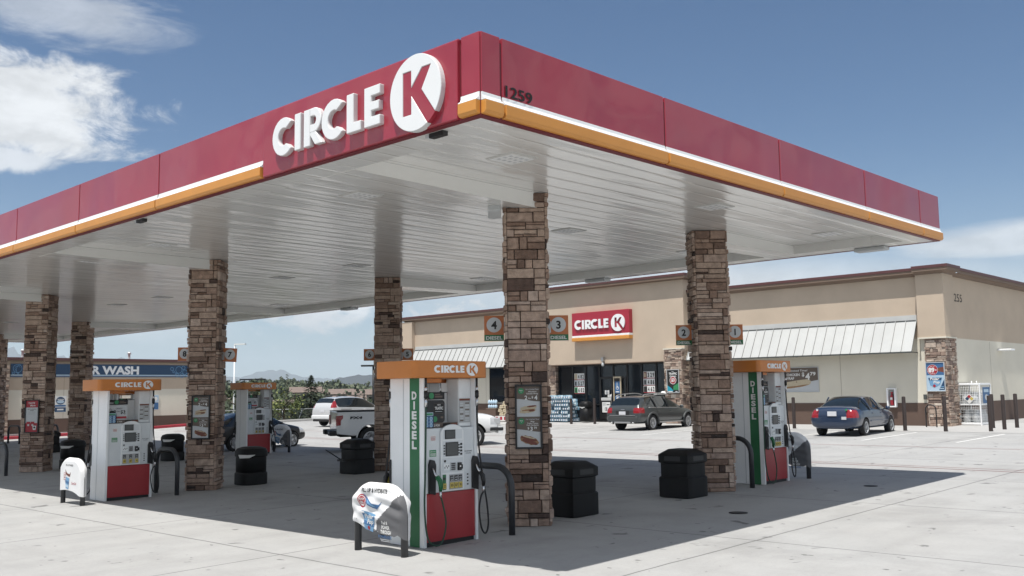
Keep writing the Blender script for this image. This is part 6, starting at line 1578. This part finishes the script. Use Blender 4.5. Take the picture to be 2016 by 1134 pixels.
hb = mth('MULTIPLY', mth('POWER', mth('SUBTRACT', 1., mth('MINIMUM', 1., mth('MAXIMUM', 0., mth('DIVIDE', elv, 16.)))), 2.2), .62)
hsv = nt.nodes.new('ShaderNodeHueSaturation'); hsv.inputs['Saturation'].default_value = SKYSAT; hsv.inputs['Value'].default_value = SKYVAL; L(sky.outputs[0], hsv.inputs['Color'])
m1 = nt.nodes.new('ShaderNodeMix'); m1.data_type = 'RGBA'; L(hb, m1.inputs['Factor']); L(hsv.outputs[0], m1.inputs['A']); m1.inputs['B'].default_value = HORIZON
shade = rng(wn(.34, 8, .62, (.7, 1.4, 1), .3, 11.), .32, .66, .80, 1.06)
vs = nt.nodes.new('ShaderNodeVectorMath'); vs.operation = 'SCALE'; vs.inputs[0].default_value = CLOUDCOL; L(shade, vs.inputs['Scale'])
m3 = nt.nodes.new('ShaderNodeMix'); m3.data_type = 'RGBA'; L(mk, m3.inputs['Factor']); L(m1.outputs['Result'], m3.inputs['A']); L(vs.outputs[0], m3.inputs['B'])
L(m3.outputs['Result'], bg.inputs['Color']); bg.inputs['Strength'].default_value = SKYSTR
sun = bpy.data.lights.new('sun', 'SUN'); sun.energy = SUNSTR; sun.angle = math.radians(.55); sun.color = (1, .965, .91)
so = bpy.data.objects.new('sun', sun); COL.objects.link(so); so.rotation_euler = V3((SX, SY, -1)).to_track_quat('-Z', 'Y').to_euler()
yaw, pitch, roll, F = .76379, .10711, -.01371, 1890.154
fw = V3((math.cos(pitch)*math.cos(yaw), math.cos(pitch)*math.sin(yaw), math.sin(pitch))); rt = V3((math.sin(yaw), -math.cos(yaw), 0)); up = rt.cross(fw)
c, s = math.cos(roll), math.sin(roll); r2 = rt*c+up*s; u2 = up*c-rt*s
cam = bpy.data.cameras.new('camera'); cam.sensor_width = 36; cam.lens = F/2016*36; cam.clip_start = .05; cam.clip_end = 40000
co = bpy.data.objects.new('camera', cam); COL.objects.link(co)
mw = Matrix(((r2.x, u2.x, -fw.x, -6.87892), (r2.y, u2.y, -fw.y, -7.00646), (r2.z, u2.z, -fw.z, 2.06564), (0, 0, 0, 1))); co.matrix_world = mw
S.camera = co
S.view_settings.view_transform = 'Standard'; S.view_settings.look = 'None'; S.view_settings.exposure = EXPO; S.view_settings.gamma = 1
S.render.engine = 'CYCLES'; S.cycles.max_bounces = 8; S.cycles.diffuse_bounces = 4; S.cycles.glossy_bounces = 4; S.cycles.transmission_bounces = 4; S.cycles.volume_bounces = 1; S.cycles.caustics_reflective = False; S.cycles.caustics_refractive = False
